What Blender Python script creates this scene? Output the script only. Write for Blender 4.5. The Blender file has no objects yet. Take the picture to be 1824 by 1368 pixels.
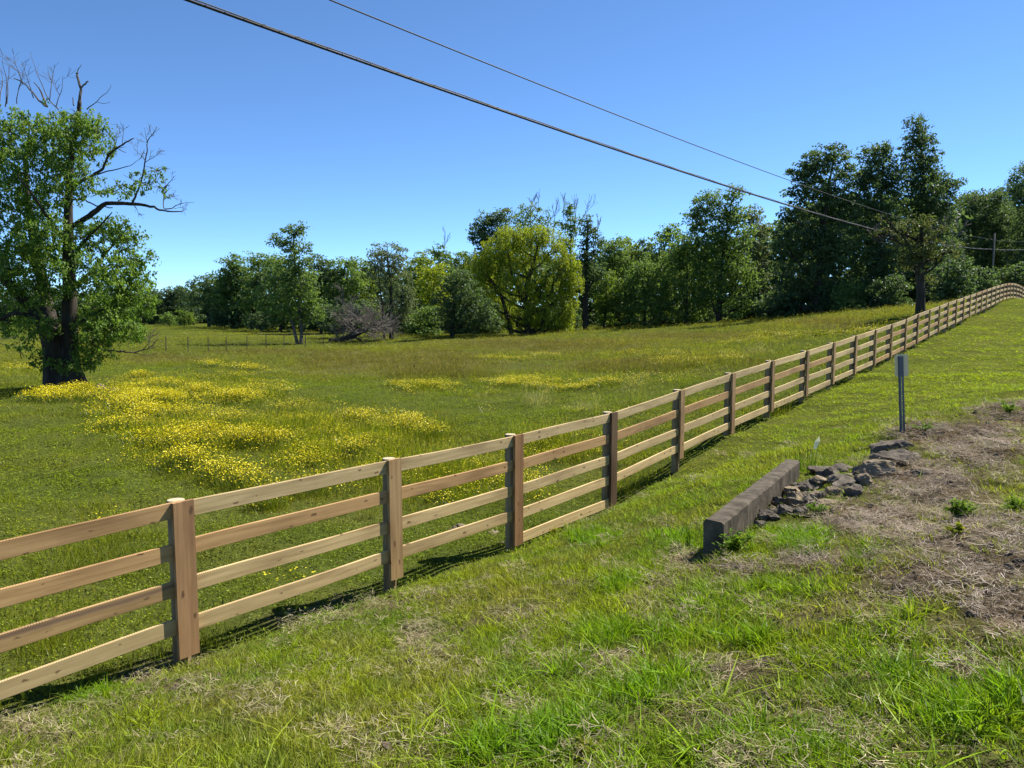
import bpy, math, random
import numpy as np
from mathutils import Vector, Matrix, Euler

# ------------------------------------------------------------------ camera
S = bpy.context.scene
COL = S.collection
F = 1370.0
PITCH = math.atan(129 / F)
CP, SP = math.cos(PITCH), math.sin(PITCH)
CAM = np.array([0.0, 0.0, 1.65])
cam_d = bpy.data.cameras.new('camera')
cam_d.sensor_width = 36.0
cam_d.lens = F / 1824 * 36
cam_d.clip_start = 0.05
cam_d.clip_end = 6000
cam = bpy.data.objects.new('camera', cam_d)
cam.location = CAM
cam.rotation_euler = (math.pi / 2 - PITCH, 0, 0)
COL.objects.link(cam)
S.camera = cam

# ------------------------------------------------------------------ sky, sun, exposure
SUN_AZ, SUN_EL = math.radians(57), math.radians(49)
world = bpy.data.worlds.new('World')
S.world = world
world.use_nodes = True
wn = world.node_tree
sky = wn.nodes.new('ShaderNodeTexSky')
sky.sky_type = 'NISHITA'
sky.sun_disc = False
sky.sun_elevation = SUN_EL
sky.sun_rotation = SUN_AZ
sky.altitude = 100
sky.air_density = 0.5
sky.dust_density = 0.0
sky.ozone_density = 7.2
bg = wn.nodes['Background']
bg.inputs['Strength'].default_value = 0.1
bal = wn.nodes.new('ShaderNodeMix')            # camera white balance of the daylight
bal.data_type = 'RGBA'
bal.blend_type = 'MULTIPLY'
bal.inputs[0].default_value = 1.0
bal.inputs[7].default_value = (0.91, 1.015, 1.0, 1)
wn.links.new(sky.outputs['Color'], bal.inputs[6])
wn.links.new(bal.outputs[2], bg.inputs['Color'])

sun_d = bpy.data.lights.new('sun', 'SUN')
sun_d.energy = 4.7
sun_d.angle = math.radians(0.53)
sun_d.color = (1.0, 0.95, 0.86)
sun = bpy.data.objects.new('sun', sun_d)
sdir = Vector((math.cos(SUN_EL) * math.sin(SUN_AZ), math.cos(SUN_EL) * math.cos(SUN_AZ), math.sin(SUN_EL)))
sun.rotation_euler = (-sdir).to_track_quat('-Z', 'Y').to_euler()
sun.location = (0, 0, 60)
COL.objects.link(sun)
S.view_settings.view_transform = 'Standard'
S.view_settings.look = 'None'
S.view_settings.gamma = 1.0
S.view_settings.exposure = 1.22
S.cycles.max_bounces = 7
S.cycles.transmission_bounces = 3
S.cycles.diffuse_bounces = 4
S.cycles.glossy_bounces = 2
S.cycles.transparent_max_bounces = 4
S.cycles.caustics_reflective = False
S.cycles.caustics_refractive = False

# ------------------------------------------------------------------ helpers
rng = np.random.default_rng(11)
random.seed(5)


def ray(u, v):
    x = (u - 912.0) / F
    dn = (v - 684.0) / F
    return np.array([x, CP - dn * SP, -SP - dn * CP])


def at(u, v, Y):
    r = ray(u, v)
    return CAM + r * (Y / r[1])


def hash2(ix, iy, s):
    h = np.sin(ix * 127.1 + iy * 311.7 + s * 74.7) * 43758.5453
    return h - np.floor(h)


def vnoise(x, y, s=0.0):
    x = np.asarray(x, float); y = np.asarray(y, float)
    ix, iy = np.floor(x), np.floor(y)
    fx, fy = x - ix, y - iy
    fx = fx * fx * (3 - 2 * fx); fy = fy * fy * (3 - 2 * fy)
    a = hash2(ix, iy, s); b = hash2(ix + 1, iy, s); c = hash2(ix, iy + 1, s); d = hash2(ix + 1, iy + 1, s)
    return (a * (1 - fx) + b * fx) * (1 - fy) + (c * (1 - fx) + d * fx) * fy


def fbm(x, y, s=0.0, o=4):
    t, a, n = 0, 0.5, 0
    for k in range(o):
        t = t + a * vnoise(x * 2 ** k + 13.7 * k, y * 2 ** k - 7.1 * k, s + k)
        n += a
        a *= 0.5
    return t / n


def sstep(a, b, x):
    t = np.clip((x - a) / (b - a), 0, 1)
    return t * t * (3 - 2 * t)


def set_attr(me, name, typ, dom, data):
    a = me.attributes.new(name, typ, dom)
    key = {'FLOAT': 'value', 'INT': 'value', 'FLOAT_VECTOR': 'vector', 'FLOAT_COLOR': 'color'}[typ]
    a.data.foreach_set(key, np.ascontiguousarray(data, dtype=np.int32 if typ == 'INT' else np.float32).ravel())


def mesh_np(name, V, Fa, mat=None, smooth=False, attrs=None):
    """V (n,3); Fa: list of (m,k) index arrays"""
    me = bpy.data.meshes.new(name)
    V = np.asarray(V, np.float32)
    if not isinstance(Fa, list):
        Fa = [Fa]
    Fa = [np.asarray(f, np.int32) for f in Fa if len(f)]
    me.vertices.add(len(V))
    me.vertices.foreach_set('co', V.ravel())
    if Fa:
        loops = np.concatenate([f.ravel() for f in Fa])
        tot = np.concatenate([np.full(len(f), f.shape[1], np.int32) for f in Fa])
        start = np.concatenate([[0], np.cumsum(tot)[:-1]]).astype(np.int32)
        me.loops.add(len(loops))
        me.loops.foreach_set('vertex_index', loops)
        me.polygons.add(len(tot))
        me.polygons.foreach_set('loop_start', start)
        me.polygons.foreach_set('use_smooth', np.full(len(tot), smooth, bool))
    me.update(calc_edges=True)
    if attrs:
        for n, (t, d, a) in attrs.items():
            set_attr(me, n, t, d, a)
    if mat:
        me.materials.append(mat)
    return me


def obj(name, me, parent=None, loc=None):
    o = bpy.data.objects.new(name, me)
    COL.objects.link(o)
    if parent is not None:
        o.parent = parent
    if loc is not None:
        o.location = loc
    return o


def tag(o, label=None, cat=None, group=None, kind=None):
    if label: o['label'] = label
    if cat: o['category'] = cat
    if group: o['group'] = group
    if kind: o['kind'] = kind
    return o


def thing(name, label, cat, loc=(0, 0, 0), rot=(0, 0, 0), group=None):
    o = bpy.data.objects.new(name, None)
    COL.objects.link(o)
    o.empty_display_size = 0.2
    o.location = loc
    o.rotation_euler = rot
    return tag(o, label, cat, group)


class Geo:
    def __init__(self):
        self.V, self.Q, self.T, self.n = [], [], [], 0
        self.A = []

    def add(self, V, Q=None, T=None, a=None):
        V = np.asarray(V, float)
        if Q is not None and len(Q): self.Q.append(np.asarray(Q) + self.n)
        if T is not None and len(T): self.T.append(np.asarray(T) + self.n)
        self.V.append(V)
        self.A.append(np.full(len(V), 0.5) if a is None else np.asarray(a, float))
        self.n += len(V)

    def tube(self, P, R, n=6, cap=True):
        P = np.asarray(P, float); R = np.broadcast_to(np.asarray(R, float), (len(P),))
        t = np.gradient(P, axis=0)
        t /= np.linalg.norm(t, axis=1)[:, None] + 1e-9
        ref = np.array([0.31, 0.22, 0.92]) if abs(t[:, 2]).mean() < 0.8 else np.array([0.95, 0.2, 0.1])
        a = np.cross(t, ref); a /= np.linalg.norm(a, axis=1)[:, None] + 1e-9
        b = np.cross(t, a)
        th = np.arange(n) * 2 * math.pi / n
        V = P[:, None, :] + R[:, None, None] * (np.cos(th)[None, :, None] * a[:, None, :] + np.sin(th)[None, :, None] * b[:, None, :])
        m = len(P)
        i = np.arange(m - 1)[:, None] * n; j = np.arange(n)[None, :]; j2 = (j + 1) % n
        Q = np.stack([i + j, i + j2, i + n + j2, i + n + j], -1).reshape(-1, 4)
        V = V.reshape(-1, 3)
        T = []
        if cap:
            V = np.concatenate([V, P[:1], P[-1:]])
            for k in range(n):
                T.append([m * n, (k + 1) % n, k])
                T.append([m * n + 1, (m - 1) * n + k, (m - 1) * n + (k + 1) % n])
        self.add(V, Q, T)

    def box(self, c, ax, ay, az):
        """centre and three half-axis vectors"""
        c, ax, ay, az = (np.asarray(q, float) for q in (c, ax, ay, az))
        s = [(-1, -1, -1), (1, -1, -1), (1, 1, -1), (-1, 1, -1), (-1, -1, 1), (1, -1, 1), (1, 1, 1), (-1, 1, 1)]
        V = [c + i * ax + j * ay + k * az for i, j, k in s]
        self.add(V, [(0, 3, 2, 1), (4, 5, 6, 7), (0, 1, 5, 4), (1, 2, 6, 5), (2, 3, 7, 6), (3, 0, 4, 7)])

    def mesh(self, name, mat, smooth=False, attr=True):
        V = np.concatenate(self.V)
        fa = []
        if self.Q: fa.append(np.concatenate(self.Q))
        if self.T: fa.append(np.concatenate(self.T))
        return mesh_np(name, V, fa, mat, smooth, {'lv': ('FLOAT', 'POINT', np.concatenate(self.A))} if attr else None)


# ------------------------------------------------------------------ node helpers / materials
def newmat(name):
    m = bpy.data.materials.new(name)
    m.use_nodes = True
    nt = m.node_tree
    for n in list(nt.nodes): nt.nodes.remove(n)
    out = nt.nodes.new('ShaderNodeOutputMaterial')
    return m, nt, out


def N(nt, typ, **kw):
    n = nt.nodes.new(typ)
    for k, v in kw.items():
        if k.startswith('i_'):
            n.inputs[k[2:].replace('_', ' ')].default_value = v
        else:
            setattr(n, k, v)
    return n


def ramp(nt, fac, stops):
    r = nt.nodes.new('ShaderNodeValToRGB')
    el = r.color_ramp.elements
    while len(el) < len(stops): el.new(0.5)
    for e, (p, c) in zip(el, stops):
        e.position = p
        e.color = tuple(c) + ((1,) if len(c) == 3 else ())
    if fac is not None: nt.links.new(fac, r.inputs['Fac'])
    return r.outputs['Color']


def mixc(nt, mode, fac, a, b):
    m = nt.nodes.new('ShaderNodeMix')
    m.data_type = 'RGBA'
    m.blend_type = mode
    for idx, v in ((0, fac), (6, a), (7, b)):
        if hasattr(v, 'is_linked') or hasattr(v, 'links'):
            nt.links.new(v, m.inputs[idx])
        else:
            m.inputs[idx].default_value = v if idx == 0 else (tuple(v) + (1,) if len(v) == 3 else v)
    return m.outputs[2]


def mth(nt, op, a, b=None, c=None):
    m = nt.nodes.new('ShaderNodeMath')
    m.operation = op
    for i, v in enumerate((a, b, c)):
        if v is None: continue
        if isinstance(v, (int, float)): m.inputs[i].default_value = v
        else: nt.links.new(v, m.inputs[i])
    return m.outputs[0]


def leafy(nt, out, color, trans=0.4, rough=0.5, spec=0.25, tcol=(1.1, 1.15, 0.6)):
    p = N(nt, 'ShaderNodeBsdfPrincipled')
    p.inputs['Roughness'].default_value = rough
    p.inputs['Specular IOR Level'].default_value = spec
    nt.links.new(color, p.inputs['Base Color'])
    t = N(nt, 'ShaderNodeBsdfTranslucent')
    tc = mixc(nt, 'MULTIPLY', 1.0, color, tcol)
    nt.links.new(tc, t.inputs['Color'])
    mx = N(nt, 'ShaderNodeMixShader')
    mx.inputs[0].default_value = trans
    nt.links.new(p.outputs[0], mx.inputs[1])
    nt.links.new(t.outputs[0], mx.inputs[2])
    nt.links.new(mx.outputs[0], out.inputs['Surface'])


def leaf_mat(name, dark, mid, light, trans=0.35, spec=0.22):
    m, nt, out = newmat(name)
    a = N(nt, 'ShaderNodeAttribute', attribute_name='lv')
    oi = N(nt, 'ShaderNodeObjectInfo')
    f = mth(nt, 'ADD', a.outputs['Fac'], mth(nt, 'MULTIPLY', mth(nt, 'SUBTRACT', oi.outputs['Random'], 0.5), 0.18))
    c = ramp(nt, f, [(0.0, dark), (0.5, mid), (1.0, light)])
    leafy(nt, out, c, trans, 0.5, spec)
    return m


def grass_mat(name, trans=0.35, dry=(0.30, 0.235, 0.12), dry_at=0.86, spec=0.06):
    m, nt, out = newmat(name)
    t = N(nt, 'ShaderNodeAttribute', attribute_name='tint', attribute_type='INSTANCER')
    a = N(nt, 'ShaderNodeAttribute', attribute_name='lv')
    br = mth(nt, 'MULTIPLY_ADD', a.outputs['Fac'], 1.6, 0.56)
    cc = N(nt, 'ShaderNodeCombineColor')
    for i in range(3): nt.links.new(br, cc.inputs[i])
    c = mixc(nt, 'MULTIPLY', 1.0, t.outputs['Color'], cc.outputs[0])
    d = mth(nt, 'GREATER_THAN', a.outputs['Fac'], dry_at)
    c = mixc(nt, 'MIX', mth(nt, 'MULTIPLY', d, 0.55), c, dry)
    d_ = N(nt, 'ShaderNodeBsdfDiffuse')
    nt.links.new(c, d_.inputs['Color'])
    t_ = N(nt, 'ShaderNodeBsdfTranslucent')
    nt.links.new(mixc(nt, 'MULTIPLY', 1.0, c, (1.25, 1.2, 0.5)), t_.inputs['Color'])
    mx = N(nt, 'ShaderNodeMixShader'); mx.inputs[0].default_value = trans
    nt.links.new(d_.outputs[0], mx.inputs[1]); nt.links.new(t_.outputs[0], mx.inputs[2])
    gl_ = N(nt, 'ShaderNodeBsdfGlossy'); gl_.inputs['Roughness'].default_value = 0.38
    mg_ = N(nt, 'ShaderNodeMixShader'); mg_.inputs[0].default_value = spec * 0.12
    nt.links.new(mx.outputs[0], mg_.inputs[1]); nt.links.new(gl_.outputs[0], mg_.inputs[2])
    nt.links.new(mg_.outputs[0], out.inputs['Surface'])
    return m


def bark_mat(name, c1, c2, scale=6.0):
    m, nt, out = newmat(name)
    tc = N(nt, 'ShaderNodeTexCoord')
    mp = N(nt, 'ShaderNodeMapping')
    mp.inputs['Scale'].default_value = (scale, scale, scale * 0.22)
    nt.links.new(tc.outputs['Object'], mp.inputs['Vector'])
    n = N(nt, 'ShaderNodeTexNoise', i_Scale=1.0, i_Detail=5.0, i_Roughness=0.65)
    nt.links.new(mp.outputs[0], n.inputs['Vector'])
    c = ramp(nt, n.outputs['Fac'], [(0.32, c1), (0.68, c2)])
    p = N(nt, 'ShaderNodeBsdfPrincipled', i_Roughness=0.9)
    p.inputs['Specular IOR Level'].default_value = 0.15
    nt.links.new(c, p.inputs['Base Color'])
    b = N(nt, 'ShaderNodeBump', i_Strength=0.8, i_Distance=0.05)
    nt.links.new(n.outputs['Fac'], b.inputs['Height'])
    nt.links.new(b.outputs[0], p.inputs['Normal'])
    nt.links.new(p.outputs[0], out.inputs['Surface'])
    return m


def wood_mat(name, base_lo, base_hi, saw=0.25, heart=False):
    """sawn timber; attribute 'wuv' = metres along the board, across it, plus a per-board offset"""
    m, nt, out = newmat(name)
    w = N(nt, 'ShaderNodeAttribute', attribute_name='wuv')
    oi = N(nt, 'ShaderNodeObjectInfo')
    sx = N(nt, 'ShaderNodeSeparateXYZ')
    nt.links.new(w.outputs['Vector'], sx.inputs[0])
    # grain: stretched noise
    mp = N(nt, 'ShaderNodeMapping'); mp.inputs['Scale'].default_value = (1.2, 26, 1.0)
    nt.links.new(w.outputs['Vector'], mp.inputs['Vector'])
    g = N(nt, 'ShaderNodeTexNoise', i_Scale=1.0, i_Detail=5.0, i_Roughness=0.6, i_Distortion=0.6)
    nt.links.new(mp.outputs[0], g.inputs['Vector'])
    mp2 = N(nt, 'ShaderNodeMapping'); mp2.inputs['Scale'].default_value = (0.9, 3.2, 1.0)
    nt.links.new(w.outputs['Vector'], mp2.inputs['Vector'])
    g2 = N(nt, 'ShaderNodeTexNoise', i_Scale=1.0, i_Detail=3.0)
    nt.links.new(mp2.outputs[0], g2.inputs['Vector'])
    c = ramp(nt, g.outputs['Fac'], [(0.25, base_lo), (0.62, base_hi)])
    # broad heartwood / blue-stain clouds
    c = mixc(nt, 'MULTIPLY', 0.8, c, ramp(nt, g2.outputs['Fac'], [(0.30, (0.55, 0.47, 0.42)), (0.48, (0.95, 0.9, 0.84)), (0.8, (1.08, 1.04, 0.94))]))
    # per-board tone held in the object colour
    c = mixc(nt, 'MULTIPLY', 1.0, c, oi.outputs['Color'])
    # knots
    mk = N(nt, 'ShaderNodeMapping'); mk.inputs['Scale'].default_value = (4.2, 10.0, 1.0)
    nt.links.new(w.outputs['Vector'], mk.inputs['Vector'])
    wob = N(nt, 'ShaderNodeTexNoise', i_Scale=5.0, i_Detail=2.0)
    nt.links.new(mk.outputs[0], wob.inputs['Vector'])
    va = N(nt, 'ShaderNodeVectorMath', operation='MULTIPLY_ADD')
    nt.links.new(wob.outputs['Color'], va.inputs[0]); va.inputs[1].default_value = (0.35, 0.35, 0); nt.links.new(mk.outputs[0], va.inputs[2])
    vo = N(nt, 'ShaderNodeTexVoronoi', i_Scale=1.0, i_Randomness=1.0)
    vo.voronoi_dimensions = '2D'
    nt.links.new(va.outputs[0], vo.inputs['Vector'])
    sel = N(nt, 'ShaderNodeSeparateColor'); nt.links.new(vo.outputs['Color'], sel.inputs[0])
    size = mth(nt, 'MULTIPLY', mth(nt, 'SUBTRACT', sel.outputs[0], 0.66), 0.62)
    kn = mth(nt, 'SUBTRACT', 1.0, mth(nt, 'SMOOTH_MIN', mth(nt, 'MULTIPLY', mth(nt, 'SUBTRACT', vo.outputs['Distance'], mth(nt, 'MULTIPLY', size, 0.5)), 14.0), 1.0, 0.1))
    kn = mth(nt, 'MULTIPLY', mth(nt, 'GREATER_THAN', size, 0.0), mth(nt, 'MINIMUM', mth(nt, 'MAXIMUM', kn, 0.0), 1.0))
    c = mixc(nt, 'MIX', mth(nt, 'MULTIPLY', kn, 0.8), c, (0.085, 0.045, 0.022))
    if heart:
        hs_ = mth(nt, 'ADD', sx.outputs[1], mth(nt, 'MULTIPLY', mth(nt, 'SUBTRACT', g2.outputs['Fac'], 0.5), 0.16))
        band = mth(nt, 'SUBTRACT', 1.0, mth(nt, 'MINIMUM', mth(nt, 'MULTIPLY', mth(nt, 'ABSOLUTE', mth(nt, 'ADD', hs_, 0.035)), 30.0), 1.0))
        c = mixc(nt, 'MIX', mth(nt, 'MULTIPLY', band, 0.75), c, (0.10, 0.06, 0.055))
    # curved saw marks
    r2 = mth(nt, 'ADD', mth(nt, 'MULTIPLY', sx.outputs[0], 105.0), mth(nt, 'ADD', mth(nt, 'MULTIPLY', sx.outputs[1], 165.0), mth(nt, 'MULTIPLY', mth(nt, 'POWER', mth(nt, 'ABSOLUTE', sx.outputs[1]), 2.0), 900.0)))
    r2 = mth(nt, 'ADD', r2, mth(nt, 'MULTIPLY', g2.outputs['Fac'], 16.0))
    sw = mth(nt, 'SINE', mth(nt, 'MULTIPLY', r2, 3.1))
    nm_ = N(nt, 'ShaderNodeTexNoise', i_Scale=7.0, i_Detail=3.0)
    nt.links.new(w.outputs['Vector'], nm_.inputs['Vector'])
    sw = mth(nt, 'MULTIPLY', sw, mth(nt, 'MULTIPLY_ADD', nm_.outputs['Fac'], 2.6, -0.6))
    swf = mth(nt, 'MULTIPLY_ADD', sw, -saw * 0.38, 1.0 - saw * 0.15)
    cc = N(nt, 'ShaderNodeCombineColor')
    for i in range(3): nt.links.new(swf, cc.inputs[i])
    c = mixc(nt, 'MULTIPLY', 1.0, c, cc.outputs[0])
    p = N(nt, 'ShaderNodeBsdfPrincipled', i_Roughness=0.8)
    p.inputs['Specular IOR Level'].default_value = 0.2
    nt.links.new(c, p.inputs['Base Color'])
    h = mth(nt, 'ADD', mth(nt, 'MULTIPLY', g.outputs['Fac'], 1.0), mth(nt, 'MULTIPLY', sw, saw * 0.5))
    b = N(nt, 'ShaderNodeBump', i_Strength=0.5, i_Distance=0.002)
    nt.links.new(h, b.inputs['Height'])
    nt.links.new(b.outputs[0], p.inputs['Normal'])
    nt.links.new(p.outputs[0], out.inputs['Surface'])
    return m


def plain_mat(name, c1, c2, scale, rough=0.8, metal=0.0, bump=0.3, dist=0.01, spec=0.3, detail=5.0):
    m, nt, out = newmat(name)
    tc = N(nt, 'ShaderNodeTexCoord')
    n = N(nt, 'ShaderNodeTexNoise', i_Scale=scale, i_Detail=detail, i_Roughness=0.65)
    nt.links.new(tc.outputs['Object'], n.inputs['Vector'])
    c = ramp(nt, n.outputs['Fac'], [(0.3, c1), (0.7, c2)])
    p = N(nt, 'ShaderNodeBsdfPrincipled', i_Roughness=rough, i_Metallic=metal)
    p.inputs['Specular IOR Level'].default_value = spec
    nt.links.new(c, p.inputs['Base Color'])
    if bump:
        b = N(nt, 'ShaderNodeBump', i_Strength=bump, i_Distance=dist)
        nt.links.new(n.outputs['Fac'], b.inputs['Height'])
        nt.links.new(b.outputs[0], p.inputs['Normal'])
    nt.links.new(p.outputs[0], out.inputs['Surface'])
    return m


# ------------------------------------------------------------------ the fence line (fitted) and its posts
FX0, FY0, FDX, FDY = -2.86, 6.42, 1.494, 1.929
fl = math.hypot(FDX, FDY)
FD = np.array([FDX, FDY, 0]) / fl              # along the fence, away from the camera
FN = np.array([FDY, -FDX, 0]) / fl             # towards the road side
PU = [320, 697, 918, 1089, 1211, 1303, 1374, 1436, 1483.7, 1523, 1558, 1587, 1612.8, 1634, 1654, 1670.5, 1685.6, 1700.7, 1713.5,
      1724.5, 1735, 1744.5, 1753, 1761.5, 1769, 1775.5, 1782, 1788, 1794, 1800, 1806, 1812, 1817, 1822, 1827, 1831]
PV = [893, 818, 775, 735, 695, 665, 643, 625, 610.5, 598, 588, 578, 569, 560, 552, 545, 539.5, 534, 530,
      526, 522.5, 519, 516, 513, 510.3, 508, 506, 504.8, 504.2, 504.4, 505.5, 507.5, 510, 513, 516.5, 520]
posts = []
for k, (u, v) in enumerate(zip(PU, PV)):
    r = ray(u, v)
    t = r[0] / r[1]
    s = (t * FY0 - FX0) / (FDX - t * FDY)
    if k > 13: s = 0.35 * s + 0.65 * (k + (0.0))
    x, y = FX0 + s * FDX, FY0 + s * FDY
    z = (at(u, v, y))[2]
    posts.append([x, y, z])
posts = np.array(posts)
zs = posts[:, 2].copy()
for k in range(8, len(zs) - 1):
    posts[k, 2] = 0.25 * zs[k - 1] + 0.5 * zs[k] + 0.25 * zs[k + 1]
pm1 = posts[0] + (posts[0] - posts[1]) * np.array([1, 1, 0]); pm1[2] = at(-420, 1046, pm1[1])[2]
pm2 = pm1 + (posts[0] - posts[1]) * np.array([1, 1, 0]); pm2[2] = pm1[2] - 0.03
posts = np.concatenate([[pm2, pm1], posts])     # index 2 is the first post in view
RH, RP = 0.142, 0.338
H4 = RP * 3 + RH
gz = posts[:, 2] - H4 - 0.10                     # ground height at each post
for k, v in ((2, 1168), (3, 1046), (4, 972), (5, 914), (6, 838), (7, 779)):
    gz[k] = at(PU[k - 2], v, posts[k, 1])[2]

# ------------------------------------------------------------------ terrain
CTRL = []
for k in range(len(posts)):
    if k < 12 or k % 2 == 0:
        CTRL.append((posts[k, 0], posts[k, 1], gz[k]))
for u, v, Y in [
    (118, 690, 30), (0, 692, 30), (-300, 700, 30), (240, 712, 25), (300, 700, 28), (560, 690, 32), (900, 690, 31), (0, 900, 12), (200, 860, 14), (-500, 900, 11),
    (360, 830, 15.2), (450, 800, 17.2), (560, 760, 20.5), (700, 790, 17.6), (700, 740, 23), (1000, 700, 29),
    (300, 640, 52), (640, 612, 78), (533, 613, 75), (300, 617, 68), (290, 579, 190), (60, 581, 190), (-400, 585, 190), (450, 585, 150),
    (800, 603, 80), (935, 597, 86), (1150, 582, 93), (1280, 575, 90), (1370, 567, 86), (1500, 560, 80), (1590, 552, 72),
    (1640, 563, 46), (1200, 640, 40), (1300, 606, 53), (1450, 595, 46), (1550, 570, 48), (900, 625, 58), (1100, 640, 44), (1150, 700, 25), (1080, 720, 21.5),
    (1608, 771, 11.5), (1824, 705, 13), (1750, 625, 28), (1824, 565, 45), (2300, 640, 25), (2300, 800, 9), (1700, 690, 18.5),
    (1270, 990, 6.75), (1340, 960, 7.2), (1430, 875, 9.0), (1520, 860, 9.0), (1600, 810, 10.3), (1700, 800, 9.7), (1824, 800, 8.9), (1450, 980, 6.4), (1824, 1000, 4.95),
    (1600, 1000, 5.3), (1824, 1368, 2.75), (1400, 1368, 2.85), (912, 1368, 3.2), (450, 1368, 3.75), (0, 1368, 4.3), (1400, 1130, 4.6), (1100, 1130, 5.25),
    (800, 1130, 6.3), (600, 1200, 5.6), (1000, 1000, 8.2), (1150, 900, 11), (1300, 800, 14.5), (1240, 880, 10.3), (1450, 740, 18), (1340, 850, 10.5), (1210, 985, 7.6),
]:
    CTRL.append(tuple(at(u, v, Y)))
zc = 1.65
for x, y, z in [(0, 0, 0), (3, 0, 0.05), (0, -6, 0), (8, -4, 0.1), (-4, 1, -0.75), (-8, -2, -1.2), (-14, 4, -1.25), (-30, 0, -1.3), (25, -10, 0.1), (-40, -30, -1.3),
                (30, 12, 0.5), (55, 60, 2.2), (75, 90, 1.8), (60, 120, 1.0), (-150, 100, -1.6), (150, 60, 2.5), (200, 200, 1.0), (0, 300, -1.3), (-300, 300, -1.5),
                (300, 300, 0.5), (0, 900, -1), (-900, 500, -1), (900, 500, -1), (0, -900, -1), (-900, -500, -1), (900, -500, -1)]:
    CTRL.append((x, y, z))
CTRL = np.array(CTRL)


def comp(x, y):
    r = np.hypot(x, y) + 1e-9
    k = np.arcsinh(r / 8.0) * 8.0 / r
    return x * k, y * k


_cx, _cy = comp(CTRL[:, 0], CTRL[:, 1])


def _u(d2):
    return 0.5 * d2 * np.log(d2 + 1e-9)


_n = len(CTRL)
_K = _u((_cx[:, None] - _cx[None]) ** 2 + (_cy[:, None] - _cy[None]) ** 2) + np.eye(_n) * 0.6
_P = np.stack([np.ones(_n), _cx, _cy], 1)
_A = np.block([[_K, _P], [_P.T, np.zeros((3, 3))]])
_W = np.linalg.solve(_A, np.concatenate([CTRL[:, 2], np.zeros(3)]))


def ground_z(x, y, micro=True):
    x = np.asarray(x, float); y = np.asarray(y, float)
    sh = np.broadcast(x, y).shape
    xf, yf = np.broadcast_to(x, sh).ravel(), np.broadcast_to(y, sh).ravel()
    out = np.empty(len(xf))
    for i in range(0, len(xf), 60000):
        qx, qy = comp(xf[i:i + 60000], yf[i:i + 60000])
        d2 = (qx[:, None] - _cx[None]) ** 2 + (qy[:, None] - _cy[None]) ** 2
        out[i:i + 60000] = _u(d2) @ _W[:_n] + _W[_n] + _W[_n + 1] * qx + _W[_n + 2] * qy
    if micro:
        r = np.hypot(xf, yf)
        out += (fbm(xf * 0.9, yf * 0.9, 3.0, 3) - 0.5) * 0.10 * np.clip(r / 6, 0.5, 2.2)
        out += (fbm(xf * 4.2, yf * 4.2, 8.0, 2) - 0.5) * 0.05 * np.clip(14 / (r + 1), 0, 1)
        out += (fbm(xf * 9.5, yf * 9.5, 15.0, 2) - 0.5) * 0.045 * np.clip((13 - r) / 5, 0, 1)
        out += (fbm(xf * 0.13, yf * 0.13, 5.0, 2) - 0.5) * 0.35 * np.clip((r - 12) / 25, 0, 1)
    dd = (xf - FX0) * FN[0] + (yf - FY0) * FN[1]
    out -= 0.07 * np.exp(-((dd + 0.12) / 0.32) ** 2) * (yf > -2) * (yf < 70)
    return out.reshape(sh)


def hit(u, v):
    """point where the sight line through a photo pixel meets the ground"""
    r = ray(u, v)
    ts = np.concatenate([np.linspace(1.5, 20, 300), np.linspace(20, 250, 1200)[1:]])
    P = CAM[None] + ts[:, None] * r[None]
    d = P[:, 2] - ground_z(P[:, 0], P[:, 1])
    i = np.argmax(d < 0)
    if d[i] >= 0: i = len(ts) - 1
    a = d[i - 1] / (d[i - 1] - d[i] + 1e-9)
    p = P[i - 1] * (1 - a) + P[i] * a
    return p


def fence_side(x, y):
    return (x - FX0) * FN[0] + (y - FY0) * FN[1]


class Splat:
    """soft elliptical patches of ground, placed by where the photograph shows them"""
    def __init__(self, L):
        self.L = []
        for u, v, du, dv in L:
            c = hit(u, v)[:2]
            a = (hit(u + du, v)[:2] - hit(u - du, v)[:2]) / 2
            b = (hit(u, v - dv)[:2] - hit(u, v + dv)[:2]) / 2
            if np.linalg.norm(b) > 14: b *= 14 / np.linalg.norm(b)
            if np.linalg.norm(a) > 14: a *= 14 / np.linalg.norm(a)
            self.L.append((c, np.linalg.inv(np.stack([a, b], 1))))

    def __call__(self, x, y, wob=0.35, seed=1.0):
        x = np.asarray(x, float); y = np.asarray(y, float)
        out = np.zeros(x.shape)
        r = np.hypot(x, y)
        fr = 1.6 / (1 + r / 14)
        n = (fbm(x * fr, y * fr, seed, 4) - 0.5) * 2.6
        for c, M in self.L:
            dx, dy = x - c[0], y - c[1]
            q = (M[0, 0] * dx + M[0, 1] * dy) ** 2 + (M[1, 0] * dx + M[1, 1] * dy) ** 2
            out = np.maximum(out, 1 - sstep(0.45, 1.35, np.sqrt(q) + n * wob))
        return out


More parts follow.
